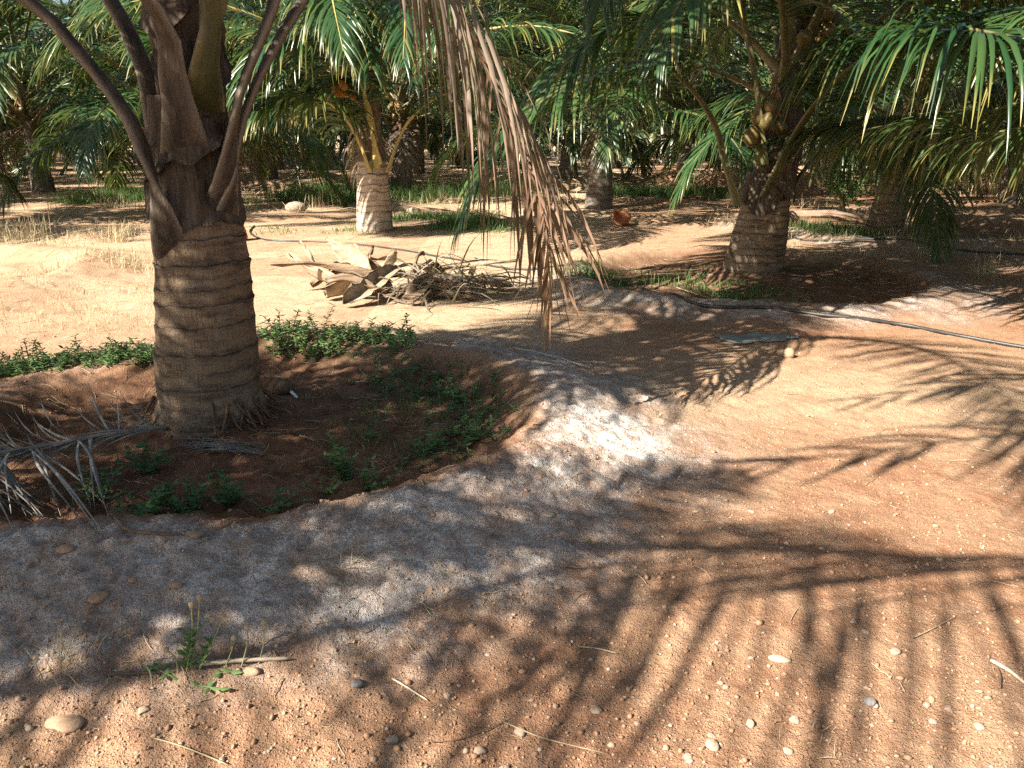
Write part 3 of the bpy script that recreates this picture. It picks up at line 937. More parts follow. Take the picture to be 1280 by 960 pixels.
            custom_frond(root, [A(1090, 205, 12.5), A(1075, 160, 12.3), A(1060, 140, 12.0), A(1040, 145, 11.7), A(1025, 180, 11.5), A(1020, 215, 11.4)], 62, [M['petiole'], M['leaf_far']], r0=.04, base_w=.08, pairs=50, start=.25, droop=.7, ll=.7, age=.15)
            crown(root, 26, 2.5, 1.5, seed, VARIANTS, lean, 1., 1.1, .15, 0, 4.8)
        elif (m, n) == (1, -1):
            custom_frond(root, [(7.2, 4.45, 2.0), (6.6, 4.8, 2.45), (5.7, 5.4, 2.5), A(1275, 128, 6.6), A(1200, 138, 7.1), A(1110, 146, 7.6), A(1020, 158, 8.1), A(950, 178, 8.5)], 91, [M['petiole'], LF], r0=.05, base_w=.08, pairs=140, start=.22, droop=1.1, ll=1.1, lw=.038, age=.06, lift=0.)
            custom_frond(root, [(7.2, 4.5, 2.1), (6.5, 4.7, 2.7), (5.4, 5.0, 2.9), A(1270, 20, 5.6), A(1210, 14, 6.0), A(1150, 30, 6.3), A(1090, 70, 6.6)], 92, [M['petiole'], LF], r0=.05, base_w=.08, pairs=140, start=.2, droop=.8, ll=1.2, lw=.042)
            custom_frond(root, [(7.2, 4.4, 1.9), (6.3, 4.3, 2.35), (5.0, 4.5, 2.3), A(1275, 160, 5.6), A(1180, 148, 6.0), A(1090, 160, 6.4), A(1040, 180, 6.6)], 93, [M['petiole'], LF], r0=.05, base_w=.08, pairs=130, start=.25, droop=.9, ll=.8, lw=.034, age=.08, lift=0.)
            crown(root, 30, 2.6, 1.6, seed, VARIANTS, lean, .6, 1.1, .15, 0, 5.0)
        elif (m, n) == (-1, 0):
            custom_frond(root, [(-5.8, -.45, 2.7), (-5.45, -.85, 3.4), (-4.88, -.98, 3.85), (-4.26, -.71, 3.8), (-3.44, -.18, 3.4), (-2.6, .41, 2.9)], 73, [M['petiole'], LF], r0=.075, base_w=.09, pairs=46, start=.2, droop=.95, ll=1.25, lw=.055, tipfw=1.6, fwmul=.4)  # unseen frond, shaped for its shadow along the edge of the rim
            crown(root, 34, 3.0, 2.2, seed, VARIANTS, lean, .3, 1.02, .15, 0, 3.8, [(320, 360, 0), (0, 58, 0)])
            late = dict(r0=.085, base_w=.09, pairs=70, start=.32, droop=.16, ll=1.4, lw=.040, spread=1.1, tipfw=1.4, far_droop=1.0, lift=-.62, far_lift=-2., far_keep=.5, fwmul=.12, ragged=.10)
            for q, (az, k, sc) in enumerate([(-8, 2, .7), (2, 1, .74), (9, 3, .7), (16, 2, .78), (24, 1, .78), (31, 3, .76), (38, 2, .84), (46, 1, .84), (53, 3, .84), (12, 0, .8), (35, 0, .85), (20, 4, .7)]):  # short unseen fronds, added to fill in the shade over the rim
                put_frond(root, VARIANTS[k][q % 2], (.1, .05, 2.9 - .05 * (q % 4)), R(az), sc)
            custom_frond(root, [(-5.7, -.4, 2.7), (-5.1, -.45, 3.35), (-4.2, -.3, 3.75), (-3.3, -.19, 3.75), (-2.7, -.18, 3.7), (-2.2, -.18, 3.65), (-1.66, -.03, 3.45), (-.9, .12, 3.1), (-.3, .2, 2.75)], 77, [M['petiole'], LF], **late)  # unseen frond, shaped to throw the long leaflet streaks on the earth
        elif (m, n) == (0, -1):
            S = [M['petiole'], LF]
            pass
            custom_frond(root, [(3.0, 0, 2.5), (2.4, .35, 3.3), (1.4, .85, 3.85), (.2, 1.15, 3.9), (-.98, 1.14, 3.6), (-1.54, 1.05, 3.5), (-2.06, .96, 3.35), (-2.4, .9, 3.1)], 75, S, r0=.075, base_w=.09, pairs=34, start=.22, droop=.6, ll=.8, lw=.055, spread=.8, tipfw=1.6, missing=.25)  # unseen frond, shaped for the shadow band across the lit sand
            custom_frond(root, [(3.0, 0, 2.5), (2.6, .6, 3.3), (1.9, 1.4, 3.8), (.9, 1.95, 3.9), (-.1, 2.1, 3.7), (-.8, 2.05, 3.45), (-1.24, 1.95, 3.2)], 76, S, r0=.06, base_w=.09, pairs=34, start=.25, droop=.5, ll=.8, lw=.05, missing=.3)  # unseen frond, shaped for the farther shadow streaks at the right
            crown(root, 16, 2.8, 2.2, seed, VARIANTS, lean, .3, .95, .12, 0, 3.4, [(70, 215, 0)])
        elif (m, n) == (-1, -1):
            crown(root, 13, 3.0, 2.2, seed, VARIANTS, lean, .9, .95, .15, 0, 3.4)
        elif far:
            crown(root, 30 if y < 34 else 24, 3.0, 1.6, seed, FAR, lean, rg.uniform(0, 6), 1.25, .15, 0, 4.3 if lb else 5.1)
            if y < 30:
                add_bunch(root, 'nut_green', (-.1, -.25, 1.9), 6, seed)
        else:
            crown(root, 32, 2.6, 1.4, seed, VARIANTS, lean, rg.uniform(0, 6), 1.12, .15, 0, 5.2 if (m, n) != (2, 1) else 3.7)
        if y < 36 and (m, n) not in ((1, 0), (2, 0), (-1, 0), (-1, -1), (0, -1)):
            for q in range(1 if (m, n) in ((1, 1), (2, 1)) else 3):
                a_ = rg.uniform(0, 6.28) if q else R(rg.uniform(20, 160))
                put_frond(root, DEADF[q % 2], (.12 * math.cos(a_), .12 * math.sin(a_), rg.uniform(1.45, 1.75)), a_, rg.uniform(.7, 1.), 0, 'dead brown frond hanging below the crown')
        count += 1
print('palms', count)
DROP = {(-1, 0): [3, 6, 8, 27, 28, 29, 31, 33, 34, 36, 37], (1, 0): [18, 26, 37], (1, 1): [4, 8, 12, 15, 19, 22, 25], (0, 0): [11, 14, 17, 18, 19, 24, 25, 27]}
PNAME = {}
for o in [o for o in col.objects if o.get('category') == 'palm tree']:
    for k_, l_ in labels.items():
        if o.get('label') == l_:
            PNAME[k_] = o.name
PNAME[(0, 0)] = main.name
for k_, ids in DROP.items():
    for i_ in ids:
        bpy.data.objects.remove(FR[PNAME[k_]][i_])
#PART2
# ------------------------------------------------------------------ small builders
def gh(x, y):
    return height(np.asarray(x), np.asarray(y))


ICO_V = None


def ico():
    global ICO_V
    if ICO_V is None:
        p = (1 + 5 ** .5) / 2
        v = np.array([(-1, p, 0), (1, p, 0), (-1, -p, 0), (1, -p, 0), (0, -1, p), (0, 1, p), (0, -1, -p), (0, 1, -p), (p, 0, -1), (p, 0, 1), (-p, 0, -1), (-p, 0, 1)], float)
        v /= np.linalg.norm(v[0])
        f = np.array([(0, 11, 5), (0, 5, 1), (0, 1, 7), (0, 7, 10), (0, 10, 11), (1, 5, 9), (5, 11, 4), (11, 10, 2), (10, 7, 6), (7, 1, 8), (3, 9, 4), (3, 4, 2), (3, 2, 6), (3, 6, 8), (3, 8, 9), (4, 9, 5), (2, 4, 11), (6, 2, 10), (8, 6, 7), (9, 8, 1)])
        ICO_V = (v, f)
    return ICO_V


def grit(mb, x, y, size, rg, sink=.25):
    v, f = ico()
    n = len(x)
    ax = rg.uniform(.6, 1.25, (n, 1, 3))
    ax[:, :, 2] *= .75
    vv = v[None] * (1 + rg.normal(0, .13, (n, 12, 1)))
    a = rg.uniform(0, 6.28, n)
    c, s = np.cos(a)[:, None], np.sin(a)[:, None]
    vv = np.stack([vv[..., 0] * c - vv[..., 1] * s, vv[..., 0] * s + vv[..., 1] * c, vv[..., 2]], -1) * ax * size[:, None, None]
    z = gh(x, y) + size * sink
    vv += np.stack([x, y, z], -1)[:, None]
    ff = (np.arange(n)[:, None, None] * 12 + f[None]).reshape(-1, 3)
    cc = np.repeat(np.stack([rg.random(n) ** 6, rg.random(n), rg.random(n)], 1), 12, 0)
    mb.add(vv.reshape(-1, 3), ff, 0, cc)


def stone_mb(size, seed, squash=.65, lump=.25):
    """one rounded stone from a fine sphere"""
    mb = MB()
    nu, nv = 22, 14
    th, ph = np.linspace(.01, np.pi - .01, nv), np.arange(nu) * 2 * np.pi / nu
    T, P = np.meshgrid(th, ph, indexing='ij')
    d = np.stack([np.sin(T) * np.cos(P), np.sin(T) * np.sin(P), np.cos(T)], -1)
    nn = fbm(d[..., 0] * 1.3 + d[..., 2] + seed * 7, d[..., 1] * 1.3 - d[..., 2] * .8 + seed * 3, seed, 3) - .5
    rr = 1 + lump * 2 * nn
    v = d * rr[..., None] * np.array(size) * np.array([1, 1, squash])
    i, j = np.meshgrid(np.arange(nv - 1), np.arange(nu), indexing='ij')
    j2 = (j + 1) % nu
    mb.add(v.reshape(-1, 3), np.stack([i * nu + j, (i + 1) * nu + j, (i + 1) * nu + j2, i * nu + j2], -1).reshape(-1, 4), 0, (.2, .5, .5))
    return mb


def stone(name, p, size, seed, mat, label, cat='stone', squash=.65, group=None, rot=0.):
    o = stone_mb(size, seed, squash).build(name, [mat])
    o.location = p
    o.rotation_euler = (0, 0, rot)
    return tag(o, label, cat, group)


def blades(mb, x, y, hgt, wid, lean, rg, m=0):
    n = len(x)
    a = rg.uniform(0, 6.28, n)
    l = np.abs(rg.normal(0, lean, n))
    d = np.stack([np.cos(a) * l, np.sin(a) * l, np.ones(n)], 1)
    leaflets(mb, np.stack([x, y, gh(x, y) - .01], 1), d, hgt, wid, np.abs(rg.normal(.28, .2, n)), rg.random(n), m, 3, None, 0., rg.normal(0, 1, n))


def tufts(x0, n_t, per, spread, hmin, hmax, wid, lean, rg, mb):
    xs_, ys_ = x0
    k = len(xs_)
    xx = np.repeat(xs_, per) + rg.normal(0, spread, k * per)
    yy = np.repeat(ys_, per) + rg.normal(0, spread, k * per)
    blades(mb, xx, yy, rg.uniform(hmin, hmax, k * per), np.full(k * per, wid), lean, rg)


def stuff(mb, name, mats, label, cat):
    return tag(mb.build(name, mats), label, cat, kind='stuff')


def region(rg, n, pts, sig=0.):
    """random ground points inside a quadrilateral given in ground metres"""
    a, b, c, d = [np.array(p, float) for p in pts]
    u, v = rg.random((n, 1)), rg.random((n, 1))
    p = (a * (1 - u) + b * u) * (1 - v) + (d * (1 - u) + c * u) * v
    return p[:, 0] + rg.normal(0, sig, n), p[:, 1] + rg.normal(0, sig, n)


def weed_parts(root, seed, stems, hgt, leaf, matl, spread=.06, stem_r=.0025, upright=.5, every=.022, heads=0):
    rg = np.random.default_rng(seed)
    ms, ml = MB(), MB()
    tips = []
    for s in range(stems):
        a = rg.uniform(0, 6.28)
        h = hgt * rg.uniform(.55, 1.1)
        out = np.array([math.cos(a), math.sin(a), 0])
        b = out * rg.uniform(0, spread * .3) + np.array([0, 0, -.015])
        pts = catmull([b, b + out * spread * .5 + np.array([0, 0, h * .4]), b + out * spread * rg.uniform(.7, 1.6) + np.array([rg.normal(0, .015), rg.normal(0, .015), h * (upright + (1 - upright) * rg.random())])], 9)
        ms.tube(pts, np.linspace(stem_r, stem_r * .5, 9), 5, 0, None, cap=False)
        tips.append(pts[-1])
        n = max(3, int(h / every))
        q = np.linspace(.2 if not heads else .05, 1 if not heads else .45, n)
        P = np.stack([np.interp(q, np.linspace(0, 1, 9), pts[:, j]) for j in range(3)], 1)
        for sgn in (0, np.pi):
            ang = np.arange(n) * 1.7 + sgn + rg.normal(0, .4, n)
            d = np.stack([np.cos(ang), np.sin(ang), rg.uniform(.1, .7, n)], 1)
            leaflets(ml, P, d, leaf * rg.uniform(.7, 1.15, n), leaf * .62 * rg.uniform(.8, 1.1, n), np.full(n, .25), rg.random(n), 0, 3, None, 0., rg.normal(0, .4, n))
    ms.build('stem', [M['stem']], root)
    ml.build('leaves', [matl], root)
    return tips


# ------------------------------------------------------------------ loose ground stuff
rg = np.random.default_rng(71)
g = MB()
n = 24000
y = 1.25 + 5.2 * rg.random(n) ** 2.0
x = rg.uniform(-.72, .72, n) * (y + .3)
keep = (ringd(x, y, RINGS[0])[0] > -.1) | (rg.random(n) < .3)
keep &= vnoise(x * 3, y * 3, 77) + .25 * rg.random(n) > .33
x, y = x[keep], y[keep]
grit(g, x, y, np.clip(rg.lognormal(-5.85, .5, len(x)), .0012, .011), rg)
stuff(g, 'gravel', [M['clod']], 'fine gravel and crumbs of red earth strewn over the ground', 'gravel')

g = MB()
rg = np.random.default_rng(72)
nn = 0
for (num, quad, sig, ln) in [(420, [(-2.9, 2.7), (0, 2.9), (-.1, 5), (-2.6, 5)], .1, .13), (160, [(-2.2, 1.5), (-.2, 2), (0, 2.6), (-2, 2.3)], .1, .06), (90, [(-.5, 1.5), (2.2, 1.5), (3.2, 5), (.3, 5)], .1, .07),
                             (420, [(-5.5, 6), (1, 5.8), (1, 9), (-8, 11)], .3, .16), (260, [(1, 7), (4, 7), (4, 9.6), (1, 9.6)], .2, .16), (340, [(-7, 10), (8, 10), (10, 18), (-11, 18)], .5, .3)]:
    xx, yy = region(rg, num, quad, sig)
    for q in range(num):
        a = rg.uniform(0, 6.28)
        l = ln * rg.uniform(.3, 1.3)
        t = np.linspace(-.5, .5, 5)
        bx = xx[q] + np.cos(a) * t * l + .05 * l * np.sin(a) * (4 * t * t) * rg.normal()
        by = yy[q] + np.sin(a) * t * l - .05 * l * np.cos(a) * (4 * t * t) * rg.normal()
        rr = rg.uniform(.0006, .0013) * (1 + .12 * yy[q])
        g.tube(np.stack([bx, by, gh(bx, by) + rr + rg.uniform(0, .008)], 1), rr, 4, 0, (rg.random(), rg.random() * .6, .6 * (rg.random() < .3)), cap=False)
stuff(g, 'leaf_litter', [M['drystraw']], 'scattered bits of dry straw and leaf litter on the soil', 'litter')

# dry grass on the sunlit strip at the left
g = MB()
rg = np.random.default_rng(73)
tx, ty = region(rg, 420, [(-6.2, 8.6), (-3.3, 8.8), (-5.2, 13.6), (-9.5, 13.2)], .2)
k = vnoise(tx * .8, ty * .8, 79) > .52
tufts((tx[k], ty[k]), 0, 14, .10, .05, .18, .006, .9, rg, g)
tx, ty = region(rg, 150, [(-4.2, 5.9), (-2.4, 5.9), (-3.0, 7.8), (-6, 8)], .2)
tufts((tx, ty), 0, 8, .06, .05, .13, .004, .9, rg, g)
tx, ty = region(rg, 120, [(4.0, 9.5), (6.5, 10.0), (5, 14), (3.2, 14)], .2)
tufts((tx, ty), 0, 12, .08, .06, .2, .006, .8, rg, g)
tx, ty = region(rg, 260, [(-14, 15.5), (12, 15.5), (14, 26), (-18, 26)], .5)
k = vnoise(tx * .4, ty * .4, 80) > .5
tufts((tx[k], ty[k]), 0, 14, .16, .12, .38, .012, .5, rg, g)
stuff(g, 'dry_grass', [M['drystraw']], 'dry straw coloured grass growing in the sunlit strips', 'grass')

g = MB()
rg = np.random.default_rng(74)
for (num, quad, h0, h1) in [(420, [(-2.0, 12.9), (-.1, 12.6), (0, 14.6), (-1.9, 14.8)], .05, .16), (90, [(-3.8, 12.3), (-2.3, 12.2), (-2.2, 13), (-3.7, 13.6)], .03, .1),
                            (420, [(-5.2, 17.4), (-1.6, 17.4), (-1.2, 21), (-5.6, 21)], .15, .42), (260, [(-1.4, 18.5), (.6, 18.5), (.5, 22.0), (-1.2, 22)], .2, .5),
                            (260, [(-9.2, 17.0), (-7.2, 17.0), (-7.2, 19.4), (-9.5, 19.4)], .15, .4), (240, [(2.0, 18.2), (4.8, 18.4), (5.0, 20.4), (2.2, 20.2)], .15, .4),
                            (200, [(4.2, 11.2), (5.7, 11.4), (5.6, 13.4), (4.4, 13.6)], .06, .2), (60, [(1.7, 7.4), (2.4, 7.3), (2.5, 8.3), (1.7, 8.4)], .04, .13), (30, [(.8, 8.0), (1.1, 7.9), (1.2, 8.4), (.8, 8.5)], .05, .16)]:
    tx, ty = region(rg, num, quad, .25)
    k = vnoise(tx * 1.3, ty * 1.3, 84) > .36
    tx, ty = tx[k], ty[k]
    tufts((tx, ty), 0, 14, .10, h0, h1, .010, .6, rg, g)
tx, ty = region(rg, 120, [(-1.0, 3.7), (-.45, 3.6), (-.4, 4.6), (-.9, 4.7)], .08)
tufts((tx, ty), 0, 5, .04, .03, .09, .0035, .8, rg, g)
stuff(g, 'green_grass', [M['grass']], 'patches of short green grass under and between the palms', 'grass')

# leafy weeds along the back rim of the nearest basin
def weed_mass(name, quad, num, hgt, leaf, seed, label, mat='weed'):
    rg = np.random.default_rng(seed)
    px_, py_ = region(rg, num, quad, .05)
    mb = MB()
    for q in range(num):
        h = hgt * (rg.uniform(.3, 1.1) + (rg.random() < .08) * .8)
        a = rg.uniform(0, 6.28)
        l = rg.uniform(.0, .7) * h
        t = np.linspace(0, 1, 6)
        b = np.stack([px_[q] + np.cos(a) * l * t ** 1.5, py_[q] + np.sin(a) * l * t ** 1.5, H(px_[q], py_[q]) - .01 + h * t], 1)
        mb.tube(b, .0022, 4, 1, None, cap=False)
        nl = max(4, int(h / .016))
        u = np.linspace(.15, 1, nl)
        P = np.stack([np.interp(u, t, b[:, j]) for j in range(3)], 1)
        for sg in (0, np.pi):
            an = np.arange(nl) * 1.57 + sg + a + rg.normal(0, .4, nl)
            leaflets(mb, P, np.stack([np.cos(an), np.sin(an), rg.uniform(0, .8, nl)], 1), leaf * rg.uniform(.6, 1.2, nl), leaf * .5 * rg.uniform(.7, 1.1, nl), np.full(nl, .3), rg.random(nl), 0, 2, None, 0., rg.normal(0, .5, nl))
    return stuff(mb, name, [M[mat], M['stem']], label, 'weeds')


weed_mass('weeds', [(-3.35, 4.7), (-2.15, 4.95), (-2.1, 5.2), (-3.3, 5.05)], 260, .10, .040, 81, 'low green leafy weeds on the basin rim at the left edge, left of the nearest trunk')
weed_mass('weeds', [(-1.75, 5.2), (-.66, 5.15), (-.7, 5.6), (-1.7, 5.6)], 190, .105, .042, 82, 'low green leafy weeds on the basin rim right of the nearest trunk')
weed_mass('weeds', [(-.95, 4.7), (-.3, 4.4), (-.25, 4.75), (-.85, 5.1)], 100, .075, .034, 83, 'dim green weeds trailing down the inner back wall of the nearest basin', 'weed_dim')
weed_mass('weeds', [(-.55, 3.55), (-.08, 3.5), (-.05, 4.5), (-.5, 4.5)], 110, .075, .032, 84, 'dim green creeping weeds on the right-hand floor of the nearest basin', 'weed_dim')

# single weeds in the basin
WEEDS = [((432, 600), 5, .17, .030, 'weed', 'tall sunlit green weed standing in the lit strip of the nearest basin'),
         ((402, 612), 4, .07, .024, 'weed', 'small pale green weed at the left foot of the tall sunlit weed'),
         ((473, 612), 5, .11, .026, 'weed', 'sunlit leafy weed right of the tall weed, against the salt crusted rim'),
         ((530, 568), 6, .11, .030, 'weed', 'bushy sunlit weed leaning on the right part of the basin floor'),
         ((588, 548), 6, .10, .032, 'weed', 'broad leafed green weed nearest the inner right wall of the basin'),
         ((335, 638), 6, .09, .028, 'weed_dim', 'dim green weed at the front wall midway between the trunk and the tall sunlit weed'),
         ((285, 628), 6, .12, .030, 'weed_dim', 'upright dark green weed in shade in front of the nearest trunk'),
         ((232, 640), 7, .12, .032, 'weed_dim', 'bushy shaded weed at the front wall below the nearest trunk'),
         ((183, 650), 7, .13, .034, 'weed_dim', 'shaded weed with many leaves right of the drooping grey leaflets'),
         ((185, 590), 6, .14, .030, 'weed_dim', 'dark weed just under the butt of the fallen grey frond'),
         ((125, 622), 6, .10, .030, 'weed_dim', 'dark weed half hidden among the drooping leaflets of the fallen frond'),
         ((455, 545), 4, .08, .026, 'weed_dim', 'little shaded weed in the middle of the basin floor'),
         ((578, 500), 5, .09, .030, 'weed_dim', 'dim weed low on the right inner wall of the basin')]
for q, (pp, st, hg, lf, mt, lb) in enumerate(WEEDS):
    p = gpx(*pp)
    root = empty('weed_plant', p, lb, 'weed', 'weeds growing in the nearest basin')
    weed_parts(root, 200 + q, st + 2, hg * 1.3, lf * 1.25, M[mt], .075 if q else .04, .0024, .7)

# flowering weed in the foreground
p = gpx(240, 848)
root = empty('flowering_weed', p, 'straggly weed with thin stalks and small round dry flower heads in the foreground', 'weed')
weed_parts(root, 301, 5, .05, .032, M['weed'], .08, .002)
for q, (tx, ty, bx, by) in enumerate([(249, 747, 236, 838), (239, 756, 232, 840), (279, 770, 246, 838), (309, 784, 300, 835), (330, 778, 322, 830), (208, 812, 222, 845), (174, 828, 190, 858), (292, 797, 278, 838)]):
    b, dep = gpx(bx, by), 0
    t = at_depth(tx, ty, b[1] + .02)
    ms = MB()
    mid = (b + t) / 2 + np.array([.008, .01, .006])
    ms.tube(catmull([b - np.array([0, 0, .01]), mid, t], 8), .0019, 5, 0, None, cap=False)
    s = ms.build('stalk', [M['stalk']], root, loc=p)
    s.location = (0, 0, 0)
    hd = stone_mb((.0075, .0075, .008), 400 + q, 1.1, .3).build('flower_head', [M['drystraw']], s)
    hd.location = t - p
    if q < 3:
        lm = MB()
        rg = np.random.default_rng(310 + q)
        u = np.linspace(.1, .55, 7)
        P = b + (t - b) * u[:, None]
        for sg in (0, 3.14):
            an = np.arange(7) * 1.57 + sg
            leaflets(lm, P, np.stack([np.cos(an), np.sin(an), np.full(7, .9)], 1), np.full(7, .028), np.full(7, .014), np.full(7, .2), rg.random(7), 0, 3)
        l = lm.build('leaves', [M['weed']], s, loc=p)
        l.location = (0, 0, 0)

# dry tussocks
def tussock(pp, per, h0, h1, w_, mat, label, seed, spread=.05, lean=.8):
    rg = np.random.default_rng(seed)
    p = gpx(*pp)
    mb = MB()
    xx, yy = p[0] + rg.normal(0, spread, per), p[1] + rg.normal(0, spread, per)
    blades(mb, xx, yy, rg.uniform(h0, h1, per), np.full(per, w_), lean, rg)
    o = mb.build('grass_tuft', [M[mat]], loc=p)
    return tag(o, label, 'grass tuft')


tussock((1230, 345), 60, .15, .34, .006, 'drystraw', 'pale dry grass tuft standing by the black pipe at the right edge', 91, .07, .7)
tussock((150, 302), 90, .18, .38, .008, 'drystraw', 'bushy dry grass tuft just left of the nearest trunk on the lit strip', 92, .08, .5)
tussock((30, 300), 140, .2, .45, .008, 'drystraw', 'wide dry grass tuft at the far left edge of the lit strip', 93, .2, .5)
tussock((440, 710), 60, .05, .11, .0025, 'drystraw', 'flattened dry grass tuft on the grey salt crust', 94, .05, 2.2)
tussock((75, 832), 22, .08, .17, .004, 'drystraw', 'few dry upright grass blades on the rim at the bottom left', 95, .06, .5)
tussock((1012, 930), 26, .03, .08, .0022, 'drystraw', 'small straw coloured tuft at the bottom edge', 96, .04, .9)
tussock((740, 680), 14, .02, .045, .003, 'grass', 'tiny green sprout on the edge of the salt crust', 97, .015, .8)
tussock((745, 335), 60, .06, .2, .005, 'weed_dim', 'green and dry tuft where the black pipe meets the right-hand basin', 98, .12, .7)

# ------------------------------------------------------------------ pebbles and stones
PS = [stone_mb((1, 1, 1), 500 + q, .6, .6).build('pebble', [M['pebble']]) for q in range(5)]
data = [o.data for o in PS]
for o in PS:
    bpy.data.objects.remove(o)
rg = np.random.default_rng(75)
big = [(180, 888, .016), (560, 738, .011), (1120, 815, .014), (745, 889, .012), (650, 915, .016), (600, 940, .016), (630, 962, .012), (490, 925, .012), (890, 932, .014), (1158, 882, .010), (1166, 902, .012),
       (560, 870, .01), (1040, 640, .011), (870, 640, .01), (1010, 520, .012), (770, 600, .01), (1175, 700, .011), (938, 905, .01), (985, 940, .012), (1090, 880, .013)]
while len(big) < 58:
    py_ = 600 + 360 * rg.random() ** .8
    px_ = 120 + 1150 * rg.random()
    if px_ < 760 - (py_ - 600) * .0 and py_ < 1010 - .42 * px_:
        continue
    big.append((px_, py_, float(np.clip(rg.lognormal(-4.95, .3), .0045, .012))))
for q, (a, b, s) in enumerate(big):
    o = bpy.data.objects.new('pebble', data[q % 5])
    col.objects.link(o)
    o.location = gpx(a, b) + np.array([0, 0, s * .1])
    o.scale = (s * rg.uniform(.85, 1.35), s, s * rg.uniform(.7, 1.2))
    o.rotation_euler = (0, 0, rg.uniform(0, 6))
    tag(o, 'small tan pebble lying loose on the bare red earth', 'pebble', 'pebbles on the bare earth')
stone('stone', gpx(985, 447) + [0, 0, .025], (.040, .034, .045), 1, M['clod'], 'upright orange stone on the earth between the grey sack and the lit ground', squash=.9)
stone('stone', gpx(975, 826) + [0, 0, .006], (.034, .016, .016), 2, M['pebble'], 'flat oval tan stone among the leaf shadows at the lower right', rot=-.2)
stone('stone', gpx(1088, 880) + [0, 0, .008], (.016, .015, .02), 3, M['darkpebble'], 'small grey stone at the tip of a leaf shadow near the bottom right')
stone('stone', gpx(82, 905) + [0, 0, .0], (.05, .035, .035), 4, M['clod'], 'large reddish earth clod in the sun at the bottom left', 'clod', .5)
stone('stone', gpx(447, 857) + [0, 0, .008], (.018, .014, .018), 5, M['darkpebble'], 'dark grey stone in the lit soil right of the dry stick')
stone('stone', gpx(37, 913) + [0, 0, .006], (.011, .009, .014), 6, M['pebble'], 'pale pointed pebble in the shade at the bottom left corner', 'pebble')
stone('stone', gpx(370, 264) + [0, 0, .07], (.19, .12, .17), 7, M['rubble'], 'pale rock on the far red earth between the two nearest trunks', rot=.3)
stone('stone', gpx(518, 266) + [0, 0, .04], (.13, .09, .1), 8, M['rubble'], 'low pale rock beside the foot of the sunlit palm')
stone('stone', gpx(315, 842) + [0, 0, .006], (.026, .018, .02), 9, M['clod'], 'rounded brown clod under the end of the dry stick', 'clod')
stone('stone', gpx(685, 645) + [0, 0, .006], (.03, .022, .02), 10, M['rubble'], 'pale flat stone on the salt crust edge')
for q, (a, b, s, lb) in enumerate([(82, 688, .028, 'flat brown stone near the upper left of the shaded salt crust'), (124, 748, .03, 'rounded brown stone low on the shaded salt crust'), (166, 726, .016, 'small tan stone in the middle of the shaded salt crust'),
                                   (220, 732, .022, 'orange brown stone right of the tan one on the salt crust'), (240, 672, .035, 'rusty clod on the lip of the basin wall'), (45, 822, .012, 'small tan stone beside the dry upright blades')]):
    stone('stone', gpx(a, b) + [0, 0, s * .2], (s, s * .75, s * .7), 20 + q, M['clod'], lb, rot=q)
# coconut husks
stone('coconut_husk', gpx(352, 492) + [0, 0, .035], (.085, .06, .075), 31, M['husk'], 'dark weathered coconut husk lying right of the nearest trunk foot', 'husk', .75, rot=-.15)


def husk_cup(p, r, seed, label, open_dir, mat):
    """half a husk lying on its side: a thick open shell"""
    mb = MB()
    nu, nv = 20, 9
    V = []
    for off in (1., .82):
        for k in range(nv):
            t = (k / (nv - 1)) * 1.75
            for q in range(nu):
                a = q * 2 * np.pi / nu
                rr = r * off * (1 + .12 * math.sin(3 * a + seed) * math.sin(t))
                V.append((-math.cos(t) * rr * 1.25, math.sin(t) * math.cos(a) * rr, math.sin(t) * math.sin(a) * rr))
    V = np.array(V)
    fs = []
    for w_ in range(2):
        for k in range(nv - 1):
            for q in range(nu):
                b = w_ * nu * nv
                f_ = [b + k * nu + q, b + k * nu + (q + 1) % nu, b + (k + 1) * nu + (q + 1) % nu, b + (k + 1) * nu + q]
                fs.append(f_ if w_ == 0 else f_[::-1])
    e = (nv - 1) * nu
    for q in range(nu):
        fs.append([e + q, e + (q + 1) % nu, nu * nv + e + (q + 1) % nu, nu * nv + e + q])
    mb.add(V, fs)
    o = mb.build('coconut_husk', [M[mat]])
    o.location = p
    o.rotation_euler = (0, .15, open_dir)
    return tag(o, label, 'husk')


husk_cup(gpx(774, 282) + [0, 0, .11], .16, 1, 'open rusty coconut husk half lit on the far earth left of the dark palm', 3.6, 'redhusk')
husk_cup(gpx(297, 300) + [0, 0, .08], .13, 2, 'rusty husk half peeking out behind the right side of the nearest trunk', 2.6, 'redhusk')


# ------------------------------------------------------------------ sticks, straws
def stick(pix, rad, mat, label, lift=.006, name='stick', cat='stick', sides=6, arch=0.):
    pts = [gpx(*q) + np.array([0, 0, lift]) for q in pix]
    c = catmull(pts, 14)
    c[:, 2] = np.maximum(c[:, 2], gh(c[:, 0], c[:, 1]) + rad * .7) + arch * np.sin(np.linspace(0, np.pi, 14))
    rr = rad * np.interp(np.linspace(0, 1, 14), [0, .1, .5, .9, 1], [.7, 1, .9, .8, .35]) * (1 + .15 * np.sin(np.arange(14) * 2.3))
    mb = MB()
    mb.tube(c, rr, sides, 0, (.4, .3, 0))
    o = mb.build(name, [M[mat]], loc=c[0])
    return tag(o, label, cat)


